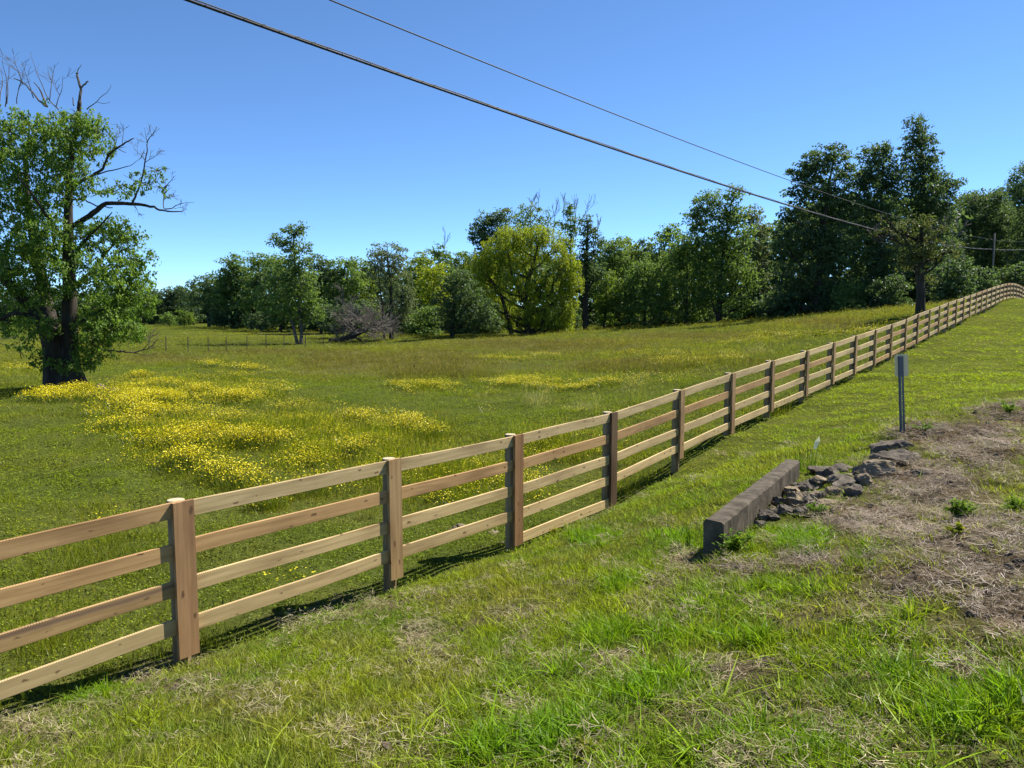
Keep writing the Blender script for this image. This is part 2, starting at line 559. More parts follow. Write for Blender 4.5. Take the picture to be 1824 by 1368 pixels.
flower_sp = Splat([(100, 712, 60, 6), (140, 704, 40, 6), (180, 716, 55, 6), (237, 732, 60, 8), (228, 766, 50, 9), (285, 748, 60, 8), (368, 784, 70, 9),
                   (330, 797, 50, 8), (440, 796, 70, 8), (500, 798, 55, 7), (360, 838, 60, 14), (405, 856, 60, 14), (330, 832, 34, 10), (440, 872, 40, 10), (250, 677, 26, 3),
                   (298, 694, 34, 4), (355, 705, 24, 3), (425, 718, 34, 3.5), (517, 738, 35, 6), (421, 757, 40, 6), (640, 757, 35, 8), (712, 770, 45, 7),
                   (763, 784, 26, 5), (625, 816, 40, 7), (373, 656, 25, 3), (438, 661, 40, 3), (490, 668, 35, 3), (560, 884, 50, 10), (480, 905, 40, 10),
                   (270, 720, 60, 8)])
thin_fl_sp = Splat([(300, 760, 190, 40), (560, 770, 160, 45), (380, 690, 160, 25), (900, 641, 50, 5), (968, 634, 40, 4), (1160, 630, 60, 5), (1210, 643, 50, 6), (1268, 640, 50, 6), (1295, 609, 40, 5),
                    (1375, 603, 60, 6), (1076, 684, 90, 6), (777, 688, 70, 8), (845, 706, 50, 6), (1530, 590, 40, 5), (1560, 573, 45, 4), (1000, 690, 200, 12), (760, 860, 200, 45),
                    (600, 590, 70, 2), (420, 595, 90, 2.5), (1460, 597, 50, 5), (700, 780, 90, 20), (40, 655, 60, 5), (960, 800, 120, 25)])
pale_sp = Splat([(1126, 692, 22, 12), (961, 718, 22, 10), (1038, 729, 28, 7), (1348, 626, 26, 5), (1290, 634, 20, 4)])
brown_sp = Splat([(700, 640, 260, 22), (950, 615, 260, 14), (1250, 600, 160, 10), (480, 628, 120, 8), (1450, 575, 90, 7), (1150, 655, 180, 14), (760, 665, 140, 14), (300, 640, 90, 8)])
mown_sp = Splat([(300, 660, 130, 8), (480, 690, 150, 10), (650, 705, 130, 12), (800, 715, 110, 18), (90, 780, 160, 30), (120, 870, 220, 50), (950, 745, 110, 18), (880, 765, 60, 10)])
dry_sp = Splat([(1750, 800, 140, 60), (1800, 740, 70, 26), (1650, 860, 140, 60), (1750, 960, 150, 70), (1560, 930, 130, 50), (1440, 1000, 80, 14), (1330, 1010, 70, 14), (1790, 1080, 90, 60),
                (1640, 1040, 90, 30), (1660, 780, 70, 22), (1720, 1190, 50, 24), (1500, 990, 110, 20)])
bare_sp = Splat([(745, 1140, 42, 30), (610, 1312, 50, 20), (860, 1103, 22, 9), (30, 1305, 75, 28), (700, 1075, 35, 10), (1330, 1190, 75, 20), (1500, 1205, 80, 25), (1440, 1245, 60, 16), (1060, 1350, 40, 16),
                 (790, 1165, 40, 14), (920, 1275, 45, 14), (1560, 1340, 60, 20), (1350, 1340, 60, 14), (250, 1215, 60, 14), (380, 1235, 30, 8), (1000, 1185, 60, 10), (480, 1065, 40, 7), (1220, 1000, 30, 8),
                 (120, 1330, 40, 20), (1640, 1330, 40, 20), (1240, 1300, 60, 14)])
lush_sp = Splat([(1290, 1075, 150, 42), (1420, 1050, 90, 30), (1140, 1130, 120, 40), (1700, 1290, 170, 80), (1640, 1110, 60, 34), (1560, 1130, 80, 34), (1000, 1310, 120, 40), (1300, 1310, 120, 36), (1180, 1240, 120, 36),
                 (1450, 1330, 90, 30), (1440, 965, 45, 18), (1545, 985, 45, 16), (1100, 1040, 60, 24), (1050, 960, 50, 16), (1200, 960, 60, 20), (1040, 1190, 60, 20), (540, 1090, 80, 20),
                 (1340, 1140, 100, 25), (150, 1240, 60, 10), (1810, 1250, 60, 60), (880, 1340, 70, 26), (1000, 870, 40, 10), (1600, 1210, 60, 30)])
ygreen_sp = Splat([(1600, 690, 150, 40), (1700, 610, 90, 40), (1240, 830, 90, 25), (1330, 790, 90, 30), (1450, 720, 110, 30), (850, 1030, 160, 45), (1780, 570, 60, 15), (1000, 1060, 120, 40), (700, 1250, 160, 60), (300, 1290, 120, 40)])
olive_sp = Splat([(90, 800, 120, 20), (160, 830, 100, 14), (420, 990, 110, 30), (640, 930, 60, 12), (900, 1080, 140, 25), (600, 1150, 90, 25), (780, 1200, 120, 40), (500, 1260, 130, 40)])


def soil_map(x, y):
    """dry mound + bare spots, 0..1"""
    d = dry_sp(x, y, 0.4, 2.0)
    b = bare_sp(x, y, 0.6, 9.0)
    l = lush_sp(x, y, 0.55, 4.0)
    r_ = np.hypot(x, y)
    gap = sstep(0.535, 0.63, fbm(x * 1.7, y * 1.7, 57.0, 3)) * np.clip((9.5 - r_) / 2.5, 0, 1) * 0.62
    b = np.maximum(b, gap * (1 - 0.45 * l))
    l = l * (1 - 0.75 * b)
    return np.clip(np.maximum(d * (1 - 0.55 * l), b * (1 - 0.2 * l)), 0, 1), l, d


# ground sheet: a grid in compressed coordinates, fine near the camera and coarse at the horizon
GN = 580
q = np.linspace(-26.5, 26.5, GN)
QX, QY = np.meshgrid(q, q)
QR = np.hypot(QX, QY) + 1e-9
RR = 4.0 * np.sinh(QR / 4.0)
GX, GY = QX * RR / QR, QY * RR / QR
GZ = ground_z(GX, GY)
ii, jj = np.meshgrid(np.arange(GN - 1), np.arange(GN - 1), indexing='ij')
b0 = (ii * GN + jj).ravel()
quads = np.stack([b0, b0 + 1, b0 + GN + 1, b0 + GN], 1)
gx, gy = GX.ravel(), GY.ravel()
g_d = fence_side(gx, gy)
g_soil, g_lush, g_dry = soil_map(gx, gy)
g_soil = np.where(g_d > -0.4, g_soil, 0)
g_fl = np.maximum(flower_sp(gx, gy, 0.5, 6.0), 0.3 * thin_fl_sp(gx, gy, 0.5, 7.0)) * (g_d < 0)
g_br = brown_sp(gx, gy, 0.4, 3.5) * (g_d < 0)
n1 = fbm(gx * 0.5, gy * 0.5, 21.0, 4)[:, None]


def lerp(a, b, t):
    return a * (1 - t) + b * t


C = lambda *c: np.array(c, float)[None]
gc = lerp(C(0.050, 0.075, 0.016), C(0.075, 0.085, 0.022), n1)
gc = np.where((g_d < 0)[:, None], gc, lerp(C(0.075, 0.085, 0.024), C(0.085, 0.105, 0.02), n1))
gc = lerp(gc, C(0.095, 0.088, 0.034), (g_br * 0.8)[:, None])
gc = lerp(gc, C(0.16, 0.14, 0.02), (g_fl * 0.35)[:, None])
gc = lerp(gc, lerp(C(0.055, 0.042, 0.030), C(0.115, 0.09, 0.062), n1), g_soil[:, None])
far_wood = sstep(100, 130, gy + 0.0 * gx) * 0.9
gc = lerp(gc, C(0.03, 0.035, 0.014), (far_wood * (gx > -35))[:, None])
# ------------------------------------------------------------------ ground material
gm, nt, out = newmat('ground_soil_and_turf')
at_ = N(nt, 'ShaderNodeAttribute', attribute_name='gcol')
tc = N(nt, 'ShaderNodeTexCoord')
na = N(nt, 'ShaderNodeTexNoise', i_Scale=9.0, i_Detail=6.0, i_Roughness=0.7)
nb = N(nt, 'ShaderNodeTexNoise', i_Scale=0.7, i_Detail=5.0, i_Roughness=0.65)
nc = N(nt, 'ShaderNodeTexNoise', i_Scale=70.0, i_Detail=4.0, i_Roughness=0.7)
for n_ in (na, nb, nc): nt.links.new(tc.outputs['Object'], n_.inputs['Vector'])
c = mixc(nt, 'MULTIPLY', 1.0, at_.outputs['Color'], ramp(nt, na.outputs['Fac'], [(0.3, (0.55, 0.55, 0.55)), (0.7, (1.4, 1.35, 1.3))]))
c = mixc(nt, 'MULTIPLY', 1.0, c, ramp(nt, nb.outputs['Fac'], [(0.35, (0.8, 0.85, 0.8)), (0.7, (1.2, 1.12, 1.05))]))
c = mixc(nt, 'MULTIPLY', 0.7, c, ramp(nt, nc.outputs['Fac'], [(0.3, (0.5, 0.5, 0.5)), (0.7, (1.5, 1.45, 1.4))]))
p = N(nt, 'ShaderNodeBsdfDiffuse')
nt.links.new(c, p.inputs['Color'])
b = N(nt, 'ShaderNodeBump', i_Strength=0.9, i_Distance=0.03)
nt.links.new(mth(nt, 'ADD', na.outputs['Fac'], mth(nt, 'MULTIPLY', nc.outputs['Fac'], 0.4)), b.inputs['Height'])
nt.links.new(b.outputs[0], p.inputs['Normal'])
nt.links.new(p.outputs[0], out.inputs['Surface'])
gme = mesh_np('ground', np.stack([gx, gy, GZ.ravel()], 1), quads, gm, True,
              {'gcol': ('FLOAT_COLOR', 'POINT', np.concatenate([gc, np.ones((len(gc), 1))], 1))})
ground = obj('ground', gme)
tag(ground, 'rolling grassy ground of the field and the roadside bank', 'ground', kind='structure')

# ------------------------------------------------------------------ board fence
M_rail = wood_mat('sawn_rail_wood', (0.37, 0.27, 0.135), (0.60, 0.465, 0.26), 0.60)
M_heart = wood_mat('heart_streaked_rail_wood', (0.37, 0.27, 0.135), (0.60, 0.465, 0.26), 0.60, True)
M_board = wood_mat('face_board_wood', (0.24, 0.155, 0.078), (0.37, 0.255, 0.14), 0.25)
M_post = bark_mat('peeled_post_wood', (0.16, 0.11, 0.06), (0.34, 0.25, 0.14), 9.0)
M_cut = plain_mat('cut_post_end', (0.36, 0.29, 0.18), (0.48, 0.40, 0.26), 30.0, 0.85, bump=0.2, dist=0.003)

fence = thing('board_fence', 'long new four-rail board fence of pale sawn timber climbing the slope', 'fence', (posts[2, 0], posts[2, 1], gz[2]))
FO = np.array(fence.location)


def board_mesh(name, P, zt, h, th, off, mat, seed, seg=1):
    """a plank following points P along the fence; zt = top heights, h = height, off = distance of its back from the post face"""
    rr = np.random.default_rng(seed)
    P = np.asarray(P, float)
    L = np.concatenate([[0], np.cumsum(np.linalg.norm(np.diff(P[:, :2], axis=0), axis=1))])
    # resample with a slight warp so that the edge is not ruler straight
    n = max(2, int(L[-1] / 0.3) + 1) if seg else len(P)
    l = np.linspace(0, L[-1], n)
    X = np.interp(l, L, P[:, 0]); Y = np.interp(l, L, P[:, 1]); Z = np.interp(l, L, zt)
    Z = Z + np.sin(l * 1.3 + rr.uniform(0, 6)) * 0.004 + np.sin(l * 2.9 + rr.uniform(0, 6)) * 0.0025
    w = off + np.sin(l * 1.1 + rr.uniform(0, 6)) * 0.0015
    u0 = rr.uniform(0, 60); v0 = rr.uniform(-20, 20)
    prof = [(0, 0.004), (0, h - 0.004), (0.004, h), (th - 0.004, h), (th, h - 0.004), (th, 0.004), (th - 0.004, 0), (0.004, 0)]
    V, U = [], []
    for i in range(n):
        for (d, e) in prof:
            V.append((X[i] + FN[0] * (w[i] + d), Y[i] + FN[1] * (w[i] + d), Z[i] - e))
            U.append((l[i] + u0, e - h / 2 + v0 * 0, d * 2 + v0))
    V = np.array(V) - FO
    Q = []
    m = len(prof)
    for i in range(n - 1):
        for j in range(m):
            Q.append((i * m + j, i * m + (j + 1) % m, (i + 1) * m + (j + 1) % m, (i + 1) * m + j))
    caps = [tuple(range(m)), tuple((n - 1) * m + j for j in reversed(range(m)))]
    return mesh_np(name, V, [np.array(Q), np.array(caps)], mat, False, {'wuv': ('FLOAT_VECTOR', 'POINT', U)})


NP = len(posts)
rr = np.random.default_rng(77)
tones = {'pale': (1.02, 1.02, 0.95, 1), 'cream': (1.10, 1.08, 0.98, 1), 'rose': (0.88, 0.73, 0.60, 1), 'brown': (0.80, 0.70, 0.58, 1), 'grey': (0.86, 0.84, 0.82, 1), 'violet': (0.84, 0.76, 0.80, 1)}
named = {(0, 0): 'rose', (0, 1): 'rose', (0, 2): 'brown', (0, 3): 'pale', (2, 0): 'pale', (2, 1): 'rose', (2, 2): 'cream', (2, 3): 'cream', (4, 0): 'pale', (4, 1): 'rose', (4, 2): 'pale', (4, 3): 'cream',
         (6, 0): 'pale', (6, 1): 'rose', (6, 2): 'pale', (6, 3): 'pale', (8, 1): 'rose'}
for a in range(0, NP - 1, 2):
    idx = [k for k in (a, a + 1, a + 2) if k < NP]
    for r_ in range(4):
        P = posts[idx]
        # both ends butt on the middle of a post
        e = 0.002
        P = P.copy(); P[0, :2] += FD[:2] * e; P[-1, :2] -= FD[:2] * e
        zt = P[:, 2] - r_ * RP + rr.normal(0, 0.006, len(idx))
        me = board_mesh('rail', P, zt, RH + rr.normal(0, 0.002), 0.027, 0.0, M_heart if (a == 0 and r_ == 2) else M_rail, int(rr.integers(1 << 30)))
        o = obj('rail', me, fence)
        tn = named.get((a, r_)) or ['pale', 'pale', 'cream', 'rose', 'pale', 'grey'][int(rr.integers(6))]
        o.color = tuple(np.array(tones[tn]) * np.array([1, 1, 1, 1]) * np.append(np.full(3, rr.uniform(0.76, 1.02)), 1))
        if a == 0 and r_ == 2: o['label'] = 'third rail with a long dark heartwood streak and knots'
# the extra fifth rail where the ditch passes under
P = posts[[4, 5]].copy(); P[0, :2] += FD[:2] * 0.002; P[-1, :2] -= FD[:2] * 0.002
o = obj('rail', board_mesh('rail', P, P[:, 2] - 4 * RP - np.array([0.0, 0.03]), RH, 0.027, 0.0, M_rail, 5), fence)
o.color = tones['cream']
o['label'] = 'short extra fifth rail below the others over the dip'
# posts and the vertical face boards nailed over the rails
bbot = {2: 1165, 3: 1029, 4: 969, 5: 910, 6: 816, 7: 773}
btone = {2: 'brown2', 3: 'tan', 4: 'red', 5: 'darkgrey'}
bt = {'brown2': (0.98, 0.86, 0.78, 1), 'tan': (1.08, 1.05, 0.92, 1), 'red': (0.80, 0.66, 0.55, 1), 'darkgrey': (0.36, 0.34, 0.33, 1)}
for k in range(NP):
    c3 = posts[k]
    rad = 0.072
    g = Geo()
    zb, ztop = gz[k] - 0.5, c3[2] + 0.002
    ctr = c3[:2] - FN[:2] * (rad - 0.004)
    hs = np.linspace(zb, ztop, 7)
    jx = np.cumsum(rr.normal(0, 0.003, (7, 2)), 0)
    g.tube(np.stack([ctr[0] + jx[:, 0], ctr[1] + jx[:, 1], hs], 1) - FO, rad * (1.03 - 0.03 * np.linspace(0, 1, 7)), 14)
    po = obj('post', g.mesh('post', M_post, True), fence)
    # pale sawn cut on the post end
    ge = Geo()
    a_ = np.arange(14) * 2 * math.pi / 14
    rim = np.stack([ctr[0] + jx[-1, 0] + 0.99 * rad * np.cos(a_), ctr[1] + jx[-1, 1] + 0.99 * rad * np.sin(a_), np.full(14, ztop + 0.001)], 1) - FO
    cap_ = rim + np.array([0, 0, 0.004]); mid_ = rim.mean(0) + np.array([0, 0, 0.0045])
    ge.add(np.concatenate([rim, mid_ + (cap_ - rim.mean(0) - np.array([0, 0, 0.004])) * 0.97 - np.array([0, 0, 0.0005]), [mid_]]), [(i, (i + 1) % 14, 14 + (i + 1) % 14, 14 + i) for i in range(14)], [(14 + i, 14 + (i + 1) % 14, 28) for i in range(14)])
    obj('cut_top', ge.mesh('cut_top', M_cut), po)
    zbot = at(PU[k - 2], bbot[k], c3[1])[2] if k in bbot else c3[2] - H4 - 0.03
    bw = 0.185 if k < 6 else 0.165
    # a board standing upright: run it as a short plank
    n = 6
    pr = [(-bw / 2, 0), (bw / 2, 0), (bw / 2, 0.038), (-bw / 2, 0.038)]
    V, U = [], []
    u0 = rr.uniform(0, 50)
    lean = rr.normal(0, 0.006)
    for i in range(n):
        tt = i / (n - 1)
        z = (c3[2] + 0.006) * (1 - tt) + zbot * tt
        for s_, d_ in pr:
            q3 = c3 + FD * (s_ + lean * (tt - 0.5) * 2) + FN * (0.0285 + d_)
            V.append((q3[0] - FO[0], q3[1] - FO[1], z - FO[2] + (0.004 if (s_ > 0) else 0) * (1 if i == 0 else 0)))
            U.append((c3[2] - z + u0, s_, d_ * 2))
    Q = []
    for i in range(n - 1):
        for j in range(4):
            Q.append((i * 4 + j, (i + 1) * 4 + j, (i + 1) * 4 + (j + 1) % 4, i * 4 + (j + 1) % 4))
    Q += [(0, 1, 2, 3), ((n - 1) * 4 + 3, (n - 1) * 4 + 2, (n - 1) * 4 + 1, (n - 1) * 4)]
    me = mesh_np('face_board', V, np.array(Q), M_board, False, {'wuv': ('FLOAT_VECTOR', 'POINT', U)})
    o = obj('face_board', me, fence)
    o.color = bt[btone[k]] if k in btone else tuple(np.append(np.array([1.0, 0.95, 0.86]) * rr.uniform(0.72, 1.08), 1))
    if k == 5: o['label'] = 'dark weathered face board'

# ------------------------------------------------------------------ grass sources and scatter
SRC = {}


def blades(n, rad, hlo, hhi, w, lean, segs=3, seed=0, power=0.5, arch=0.5):
    r = np.random.default_rng(seed)
    g = Geo()
    an = r.uniform(0, 2 * math.pi, n); rd = rad * r.uniform(0, 1, n) ** power
    bx, by = rd * np.cos(an), rd * np.sin(an)
    h = r.uniform(hlo, hhi, n) * (1 - 0.35 * (rd / (rad + 1e-6)))
    dirn = an + r.normal(0, 0.9, n)
    ln = np.abs(r.normal(lean, lean * 0.6, n))
    lv = r.uniform(0, 1, n)
    tw = r.uniform(0, math.pi, n)
    t = np.linspace(0, 1, segs + 1)
    V = np.zeros((n, segs * 2 + 1, 3))
    for i in range(segs + 1):
        ti = t[i]
        f = ln * (ti * (1 - arch) + arch * ti * ti)
        cx = bx + np.cos(dirn) * f * h; cy = by + np.sin(dirn) * f * h
        cz = h * (ti - 0.35 * np.clip(ln, 0, 1.6) * ti * ti * arch) - 0.01
        ww = w * (1 - ti) ** 0.7 * 0.5 * r.uniform(0.8, 1.2, n)
        if i < segs:
            V[:, i * 2] = np.stack([cx - np.cos(tw) * ww, cy - np.sin(tw) * ww, cz], 1)
            V[:, i * 2 + 1] = np.stack([cx + np.cos(tw) * ww, cy + np.sin(tw) * ww, cz], 1)
        else:
            V[:, segs * 2] = np.stack([cx, cy, cz], 1)
    m = segs * 2 + 1
    o = np.arange(n)[:, None] * m
    Q = [np.stack([o[:, 0] + i * 2, o[:, 0] + i * 2 + 1, o[:, 0] + i * 2 + 3, o[:, 0] + i * 2 + 2], 1) for i in range(segs - 1)]
    T = np.stack([o[:, 0] + segs * 2 - 2, o[:, 0] + segs * 2 - 1, o[:, 0] + segs * 2], 1)
    g.add(V.reshape(-1, 3), np.concatenate(Q) if Q else None, T, np.repeat(lv, m))
    return g


def flat_leaves(g, P, ln, wd, nrm, axis, lv):
    """rhombic leaves; P (n,3), ln/wd (n,), nrm & axis (n,3)"""
    a = axis - nrm * np.sum(axis * nrm, 1)[:, None]
    a /= np.linalg.norm(a, axis=1)[:, None] + 1e-9
    b_ = np.cross(nrm, a)
    hl, hw = (ln / 2)[:, None], (wd / 2)[:, None]
    fold = nrm * hw * 0.35
    V = np.stack([P - a * hl, P + b_ * hw + fold - a * hl * 0.1, P + a * hl, P - b_ * hw + fold - a * hl * 0.1], 1)
    n = len(P)
    o_ = np.arange(n)[:, None] * 4
    g.add(V.reshape(-1, 3), o_ + np.arange(4)[None], None, np.repeat(lv, 4))


def rand_unit(r, n):
    v = r.normal(0, 1, (n, 3))
    return v / (np.linalg.norm(v, axis=1)[:, None] + 1e-9)


def straws(n, rad, llo, lhi, w, seed, hz=0.03):
    r = np.random.default_rng(seed)
    g = Geo()
    P = np.stack([r.uniform(-rad, rad, n), r.uniform(-rad, rad, n), np.abs(r.normal(0, hz, n)) + 0.004], 1)
    an = r.uniform(0, 2 * math.pi, n); el = r.normal(0.08, 0.22, n)
    ax = np.stack([np.cos(an) * np.cos(el), np.sin(an) * np.cos(el), np.sin(el)], 1)
    L = r.uniform(llo, lhi, n)
    side = np.stack([-np.sin(an), np.cos(an), r.uniform(-0.4, 0.4, n)], 1) * (w / 2 * r.uniform(0.6, 1.4, n))[:, None]
    bend = np.stack([-np.sin(an), np.cos(an), r.uniform(0, 1.0, n)], 1) * (L * r.normal(0, 0.06, n))[:, None]
    a0, a1, a2 = P - ax * (L / 2)[:, None], P + bend, P + ax * (L / 2)[:, None]
    V = np.stack([a0 - side, a0 + side, a1 + side, a1 - side, a2 + side * 0.5, a2 - side * 0.5], 1)
    V[:, :, 2] = np.maximum(V[:, :, 2], 0.002)
    o_ = np.arange(n) * 6
    Q = np.concatenate([np.stack([o_, o_ + 1, o_ + 2, o_ + 3], 1), np.stack([o_ + 3, o_ + 2, o_ + 4, o_ + 5], 1)])
    g.add(V.reshape(-1, 3), Q, None, np.repeat(r.uniform(0, 1, n), 6))
    return g


def clover(n, rad, h, size, seed):
    r = np.random.default_rng(seed)
    g = Geo()
    P = np.stack([r.uniform(-rad, rad, n), r.uniform(-rad, rad, n), r.uniform(0.3, 1, n) * h], 1)
    nr = np.stack([r.normal(0, 0.45, n), r.normal(0, 0.45, n), np.ones(n)], 1)
    nr /= np.linalg.norm(nr, axis=1)[:, None]
    s_ = size * r.uniform(0.6, 1.3, n)
    flat_leaves(g, P, s_, s_ * 0.8, nr, rand_unit(r, n), r.uniform(0, 0.85, n))
    return g


def flowers(n, rad, hlo, hhi, size, seed):
    r = np.random.default_rng(seed)
    g = Geo()
    for i in range(n):
        x, y = r.uniform(-rad, rad, 2); h = r.uniform(hlo, hhi)
        tx, ty = r.normal(0, 0.06, 2)
        s_ = size * r.uniform(0.75, 1.2)
        c0 = np.array([x + tx, y + ty, h])
        nr = np.array([r.normal(0, 0.55), r.normal(0, 0.55), 1.0]); nr /= np.linalg.norm(nr)
        a_ = np.cross(nr, [0.3, 0.9, 0.1]); a_ /= np.linalg.norm(a_); b_ = np.cross(nr, a_)
        V = [c0]
        for k in range(5):
            th = 2 * math.pi * k / 5
            V.append(c0 + (a_ * math.cos(th) + b_ * math.sin(th)) * s_ / 2 + nr * s_ * 0.18)
            th += math.pi / 5
            V.append(c0 + (a_ * math.cos(th) + b_ * math.sin(th)) * s_ * 0.36 + nr * s_ * 0.08)
        g.add(V, None, [(0, 1 + k, 1 + (k + 1) % 10) for k in range(10)], np.full(11, r.uniform(0.55, 1.0)))
        w_ = 0.0012
        g.add([(x - w_, y, 0), (x + w_, y, 0), (c0[0] + w_, c0[1], h), (c0[0] - w_, c0[1], h)], [(0, 1, 2, 3)], None, np.full(4, 0.1))
    return g


def seedheads(n, rad, hlo, hhi, seed, w=0.007):
    r = np.random.default_rng(seed)
    g = Geo()
    for i in range(n):
        x, y = r.uniform(-rad, rad, 2); h = r.uniform(hlo, hhi)
        tx, ty = r.normal(0, 0.05, 2); an = r.uniform(0, 3.14); cx, cy = math.cos(an), math.sin(an)
        sw = 0.0011
        g.add([(x - sw * cx, y - sw * cy, 0), (x + sw * cx, y + sw * cy, 0), (x + tx + sw * cx, y + ty + sw * cy, h), (x + tx - sw * cx, y + ty - sw * cy, h)], [(0, 1, 2, 3)], None, np.full(4, 0.75))
        hl = r.uniform(0.05, 0.11)
        lv = r.uniform(0.88, 1.0)
        g.add([(x + tx, y + ty, h - 0.01), (x + tx * 1.1 + w * cx, y + ty * 1.1 + w * cy, h + hl * 0.4), (x + tx * 1.3, y + ty * 1.3, h + hl), (x + tx * 1.1 - w * cx, y + ty * 1.1 - w * cy, h + hl * 0.4)], [(0, 1, 2, 3)], None, np.full(4, lv))
    return g


def merge(*gs):
    g = Geo()
    for h in gs:
        for V, A in zip([np.concatenate(h.V)], [np.concatenate(h.A)]):
            q = np.concatenate(h.Q) if h.Q else None
            t = np.concatenate(h.T) if h.T else None
            g.add(V, q, t, A)
    return g


M_grass = grass_mat('grass_blade', 0.46, (0.34, 0.27, 0.14), 0.90)
M_meadow = grass_mat('meadow_blade', 0.42, (0.17, 0.115, 0.07), 0.87)
M_straw = grass_mat('dead_straw', 0.15, (0.42, 0.36, 0.27), 0.93)
M_clover = grass_mat('clover_leaf', 0.40, (0.3, 0.25, 0.12), 0.99)
m, nt, out = newmat('buttercup_petal')
a = N(nt, 'ShaderNodeAttribute', attribute_name='lv')
c = ramp(nt, a.outputs['Fac'], [(0.0, (0.08, 0.13, 0.02)), (0.3, (0.10, 0.15, 0.02)), (0.5, (0.62, 0.52, 0.003)), (1.0, (0.80, 0.69, 0.006))])
leafy(nt, out, c, 0.25, 0.35, 0.4, (1, 0.95, 0.5))
M_petal = m


def gn_scatter(name, sources, P, rot, scl, idx, tint):
    """one 'stuff' object: instances of clump meshes on a cloud of points"""
    n = len(P)
    me = mesh_np(name, P, [], None, False, {
        'rot': ('FLOAT_VECTOR', 'POINT', rot), 'scl': ('FLOAT_VECTOR', 'POINT', scl),
        'idx': ('INT', 'POINT', idx), 'tint': ('FLOAT_COLOR', 'POINT', np.concatenate([tint, np.ones((n, 1))], 1))})
    o = obj(name, me)
    cl = bpy.data.collections.new(name + '_clumps')
    for i, s_ in enumerate(sources):
        so = bpy.data.objects.new(name + '_clump_' + 'abcdefghijkl'[i], s_)
        cl.objects.link(so)
    ng = bpy.data.node_groups.new(name + '_scatter', 'GeometryNodeTree')
    ng.interface.new_socket('Geometry', in_out='INPUT', socket_type='NodeSocketGeometry')
    ng.interface.new_socket('Geometry', in_out='OUTPUT', socket_type='NodeSocketGeometry')
    gi = ng.nodes.new('NodeGroupInput'); go = ng.nodes.new('NodeGroupOutput')
    ip = ng.nodes.new('GeometryNodeInstanceOnPoints')
    ci = ng.nodes.new('GeometryNodeCollectionInfo')
    ci.inputs['Collection'].default_value = cl
    ci.inputs['Separate Children'].default_value = True
    ci.inputs['Reset Children'].default_value = True

    def na(nm, ty):
        x = ng.nodes.new('GeometryNodeInputNamedAttribute')
        x.data_type = ty
        x.inputs['Name'].default_value = nm
        return x.outputs['Attribute']
    er = ng.nodes.new('FunctionNodeEulerToRotation')
    ng.links.new(na('rot', 'FLOAT_VECTOR'), er.inputs[0])
    L = ng.links.new
    L(gi.outputs[0], ip.inputs['Points'])
    L(ci.outputs[0], ip.inputs['Instance'])
    ip.inputs['Pick Instance'].default_value = True
    L(na('idx', 'INT'), ip.inputs['Instance Index'])
    L(er.outputs[0], ip.inputs['Rotation'])
    L(na('scl', 'FLOAT_VECTOR'), ip.inputs['Scale'])
    L(ip.outputs[0], go.inputs[0])
    md = o.modifiers.new('scatter', 'NODES')
    md.node_group = ng
    return o


def sector(r0, r1, dens, a0=-47, a1=47, rs=None):
    rs = rs or rng
    area = math.radians(a1 - a0) / 2 * (r1 * r1 - r0 * r0)
    n = int(area * dens)
    r = np.sqrt(rs.uniform(r0 * r0, r1 * r1, n))
    t = np.radians(rs.uniform(a0, a1, n))
    return r * np.sin(t), r * np.cos(t)


def scat_args(x, y, hs, ws, tilt=0.12, rs=None):
    rs = rs or rng
    n = len(x)
    z = ground_z(x, y)
    rot = np.stack([rs.normal(0, tilt, n), rs.normal(0, tilt, n), rs.uniform(0, 6.283, n)], 1)
    scl = np.stack([ws, ws, hs], 1)
    return np.stack([x, y, z], 1), rot, scl


# headwall footprint (no grass grows through it)
HA, HB = at(1271, 931, 6.85), at(1411, 817, 9.75)
HA[2] = HB[2] = (HA[2] + HB[2]) / 2
hd = (HB - HA); HL = np.linalg.norm(hd); hd = hd / HL
hn = np.array([hd[1], -hd[0], 0])


def in_headwall(x, y):
    s_ = (x - HA[0]) * hd[0] + (y - HA[1]) * hd[1]
    t_ = (x - HA[0]) * hn[0] + (y - HA[1]) * hn[1]
    return (s_ > -0.05) & (s_ < HL + 0.05) & (np.abs(t_) < 0.17)


# ---- roadside turf
X, Y = [], []
for r0, r1, d_ in ((1.6, 4.5, 330), (4.5, 8, 210), (8, 14, 90), (14, 26, 30), (26, 48, 9), (48, 80, 3.2)):
    x, y = sector(r0, r1, d_, -50, 47)
    k = fence_side(x, y) > 0.02 + 0.1 * rng.uniform(0, 1, len(x))
    X.append(x[k]); Y.append(y[k])
X, Y = np.concatenate(X), np.concatenate(Y)
k = ~in_headwall(X, Y); X, Y = X[k], Y[k]
soil, lush, dry = soil_map(X, Y)
tuf = sstep(0.56, 0.66, fbm(X * 2.1, Y * 2.1, 91.0, 3))
keep = rng.uniform(0, 1, len(X)) > soil * (0.88 + 0.09 * dry) * (1 - 0.5 * lush) * (1 - 0.45 * tuf)
X, Y, soil, lush = X[keep], Y[keep], soil[keep], lush[keep]
R = np.hypot(X, Y)
yg = ygreen_sp(X, Y, 0.6, 12.0); ol = olive_sp(X, Y, 0.6, 14.0)
nz = fbm(X * 1.1, Y * 1.1, 31.0, 4); nz2 = fbm(X * 0.35, Y * 0.35, 33.0, 3); nz3 = fbm(X * 3.3, Y * 3.3, 35.0, 2)
fresh = C(0.085, 0.150, 0.007); yel = C(0.145, 0.185, 0.006); olv = C(0.155, 0.155, 0.028); blu = C(0.062, 0.105, 0.020)
tint = lerp(fresh, yel, np.clip(yg * 0.75 + sstep(0.42, 0.7, nz2) * 0.55 + 0.2, 0, 1)[:, None])
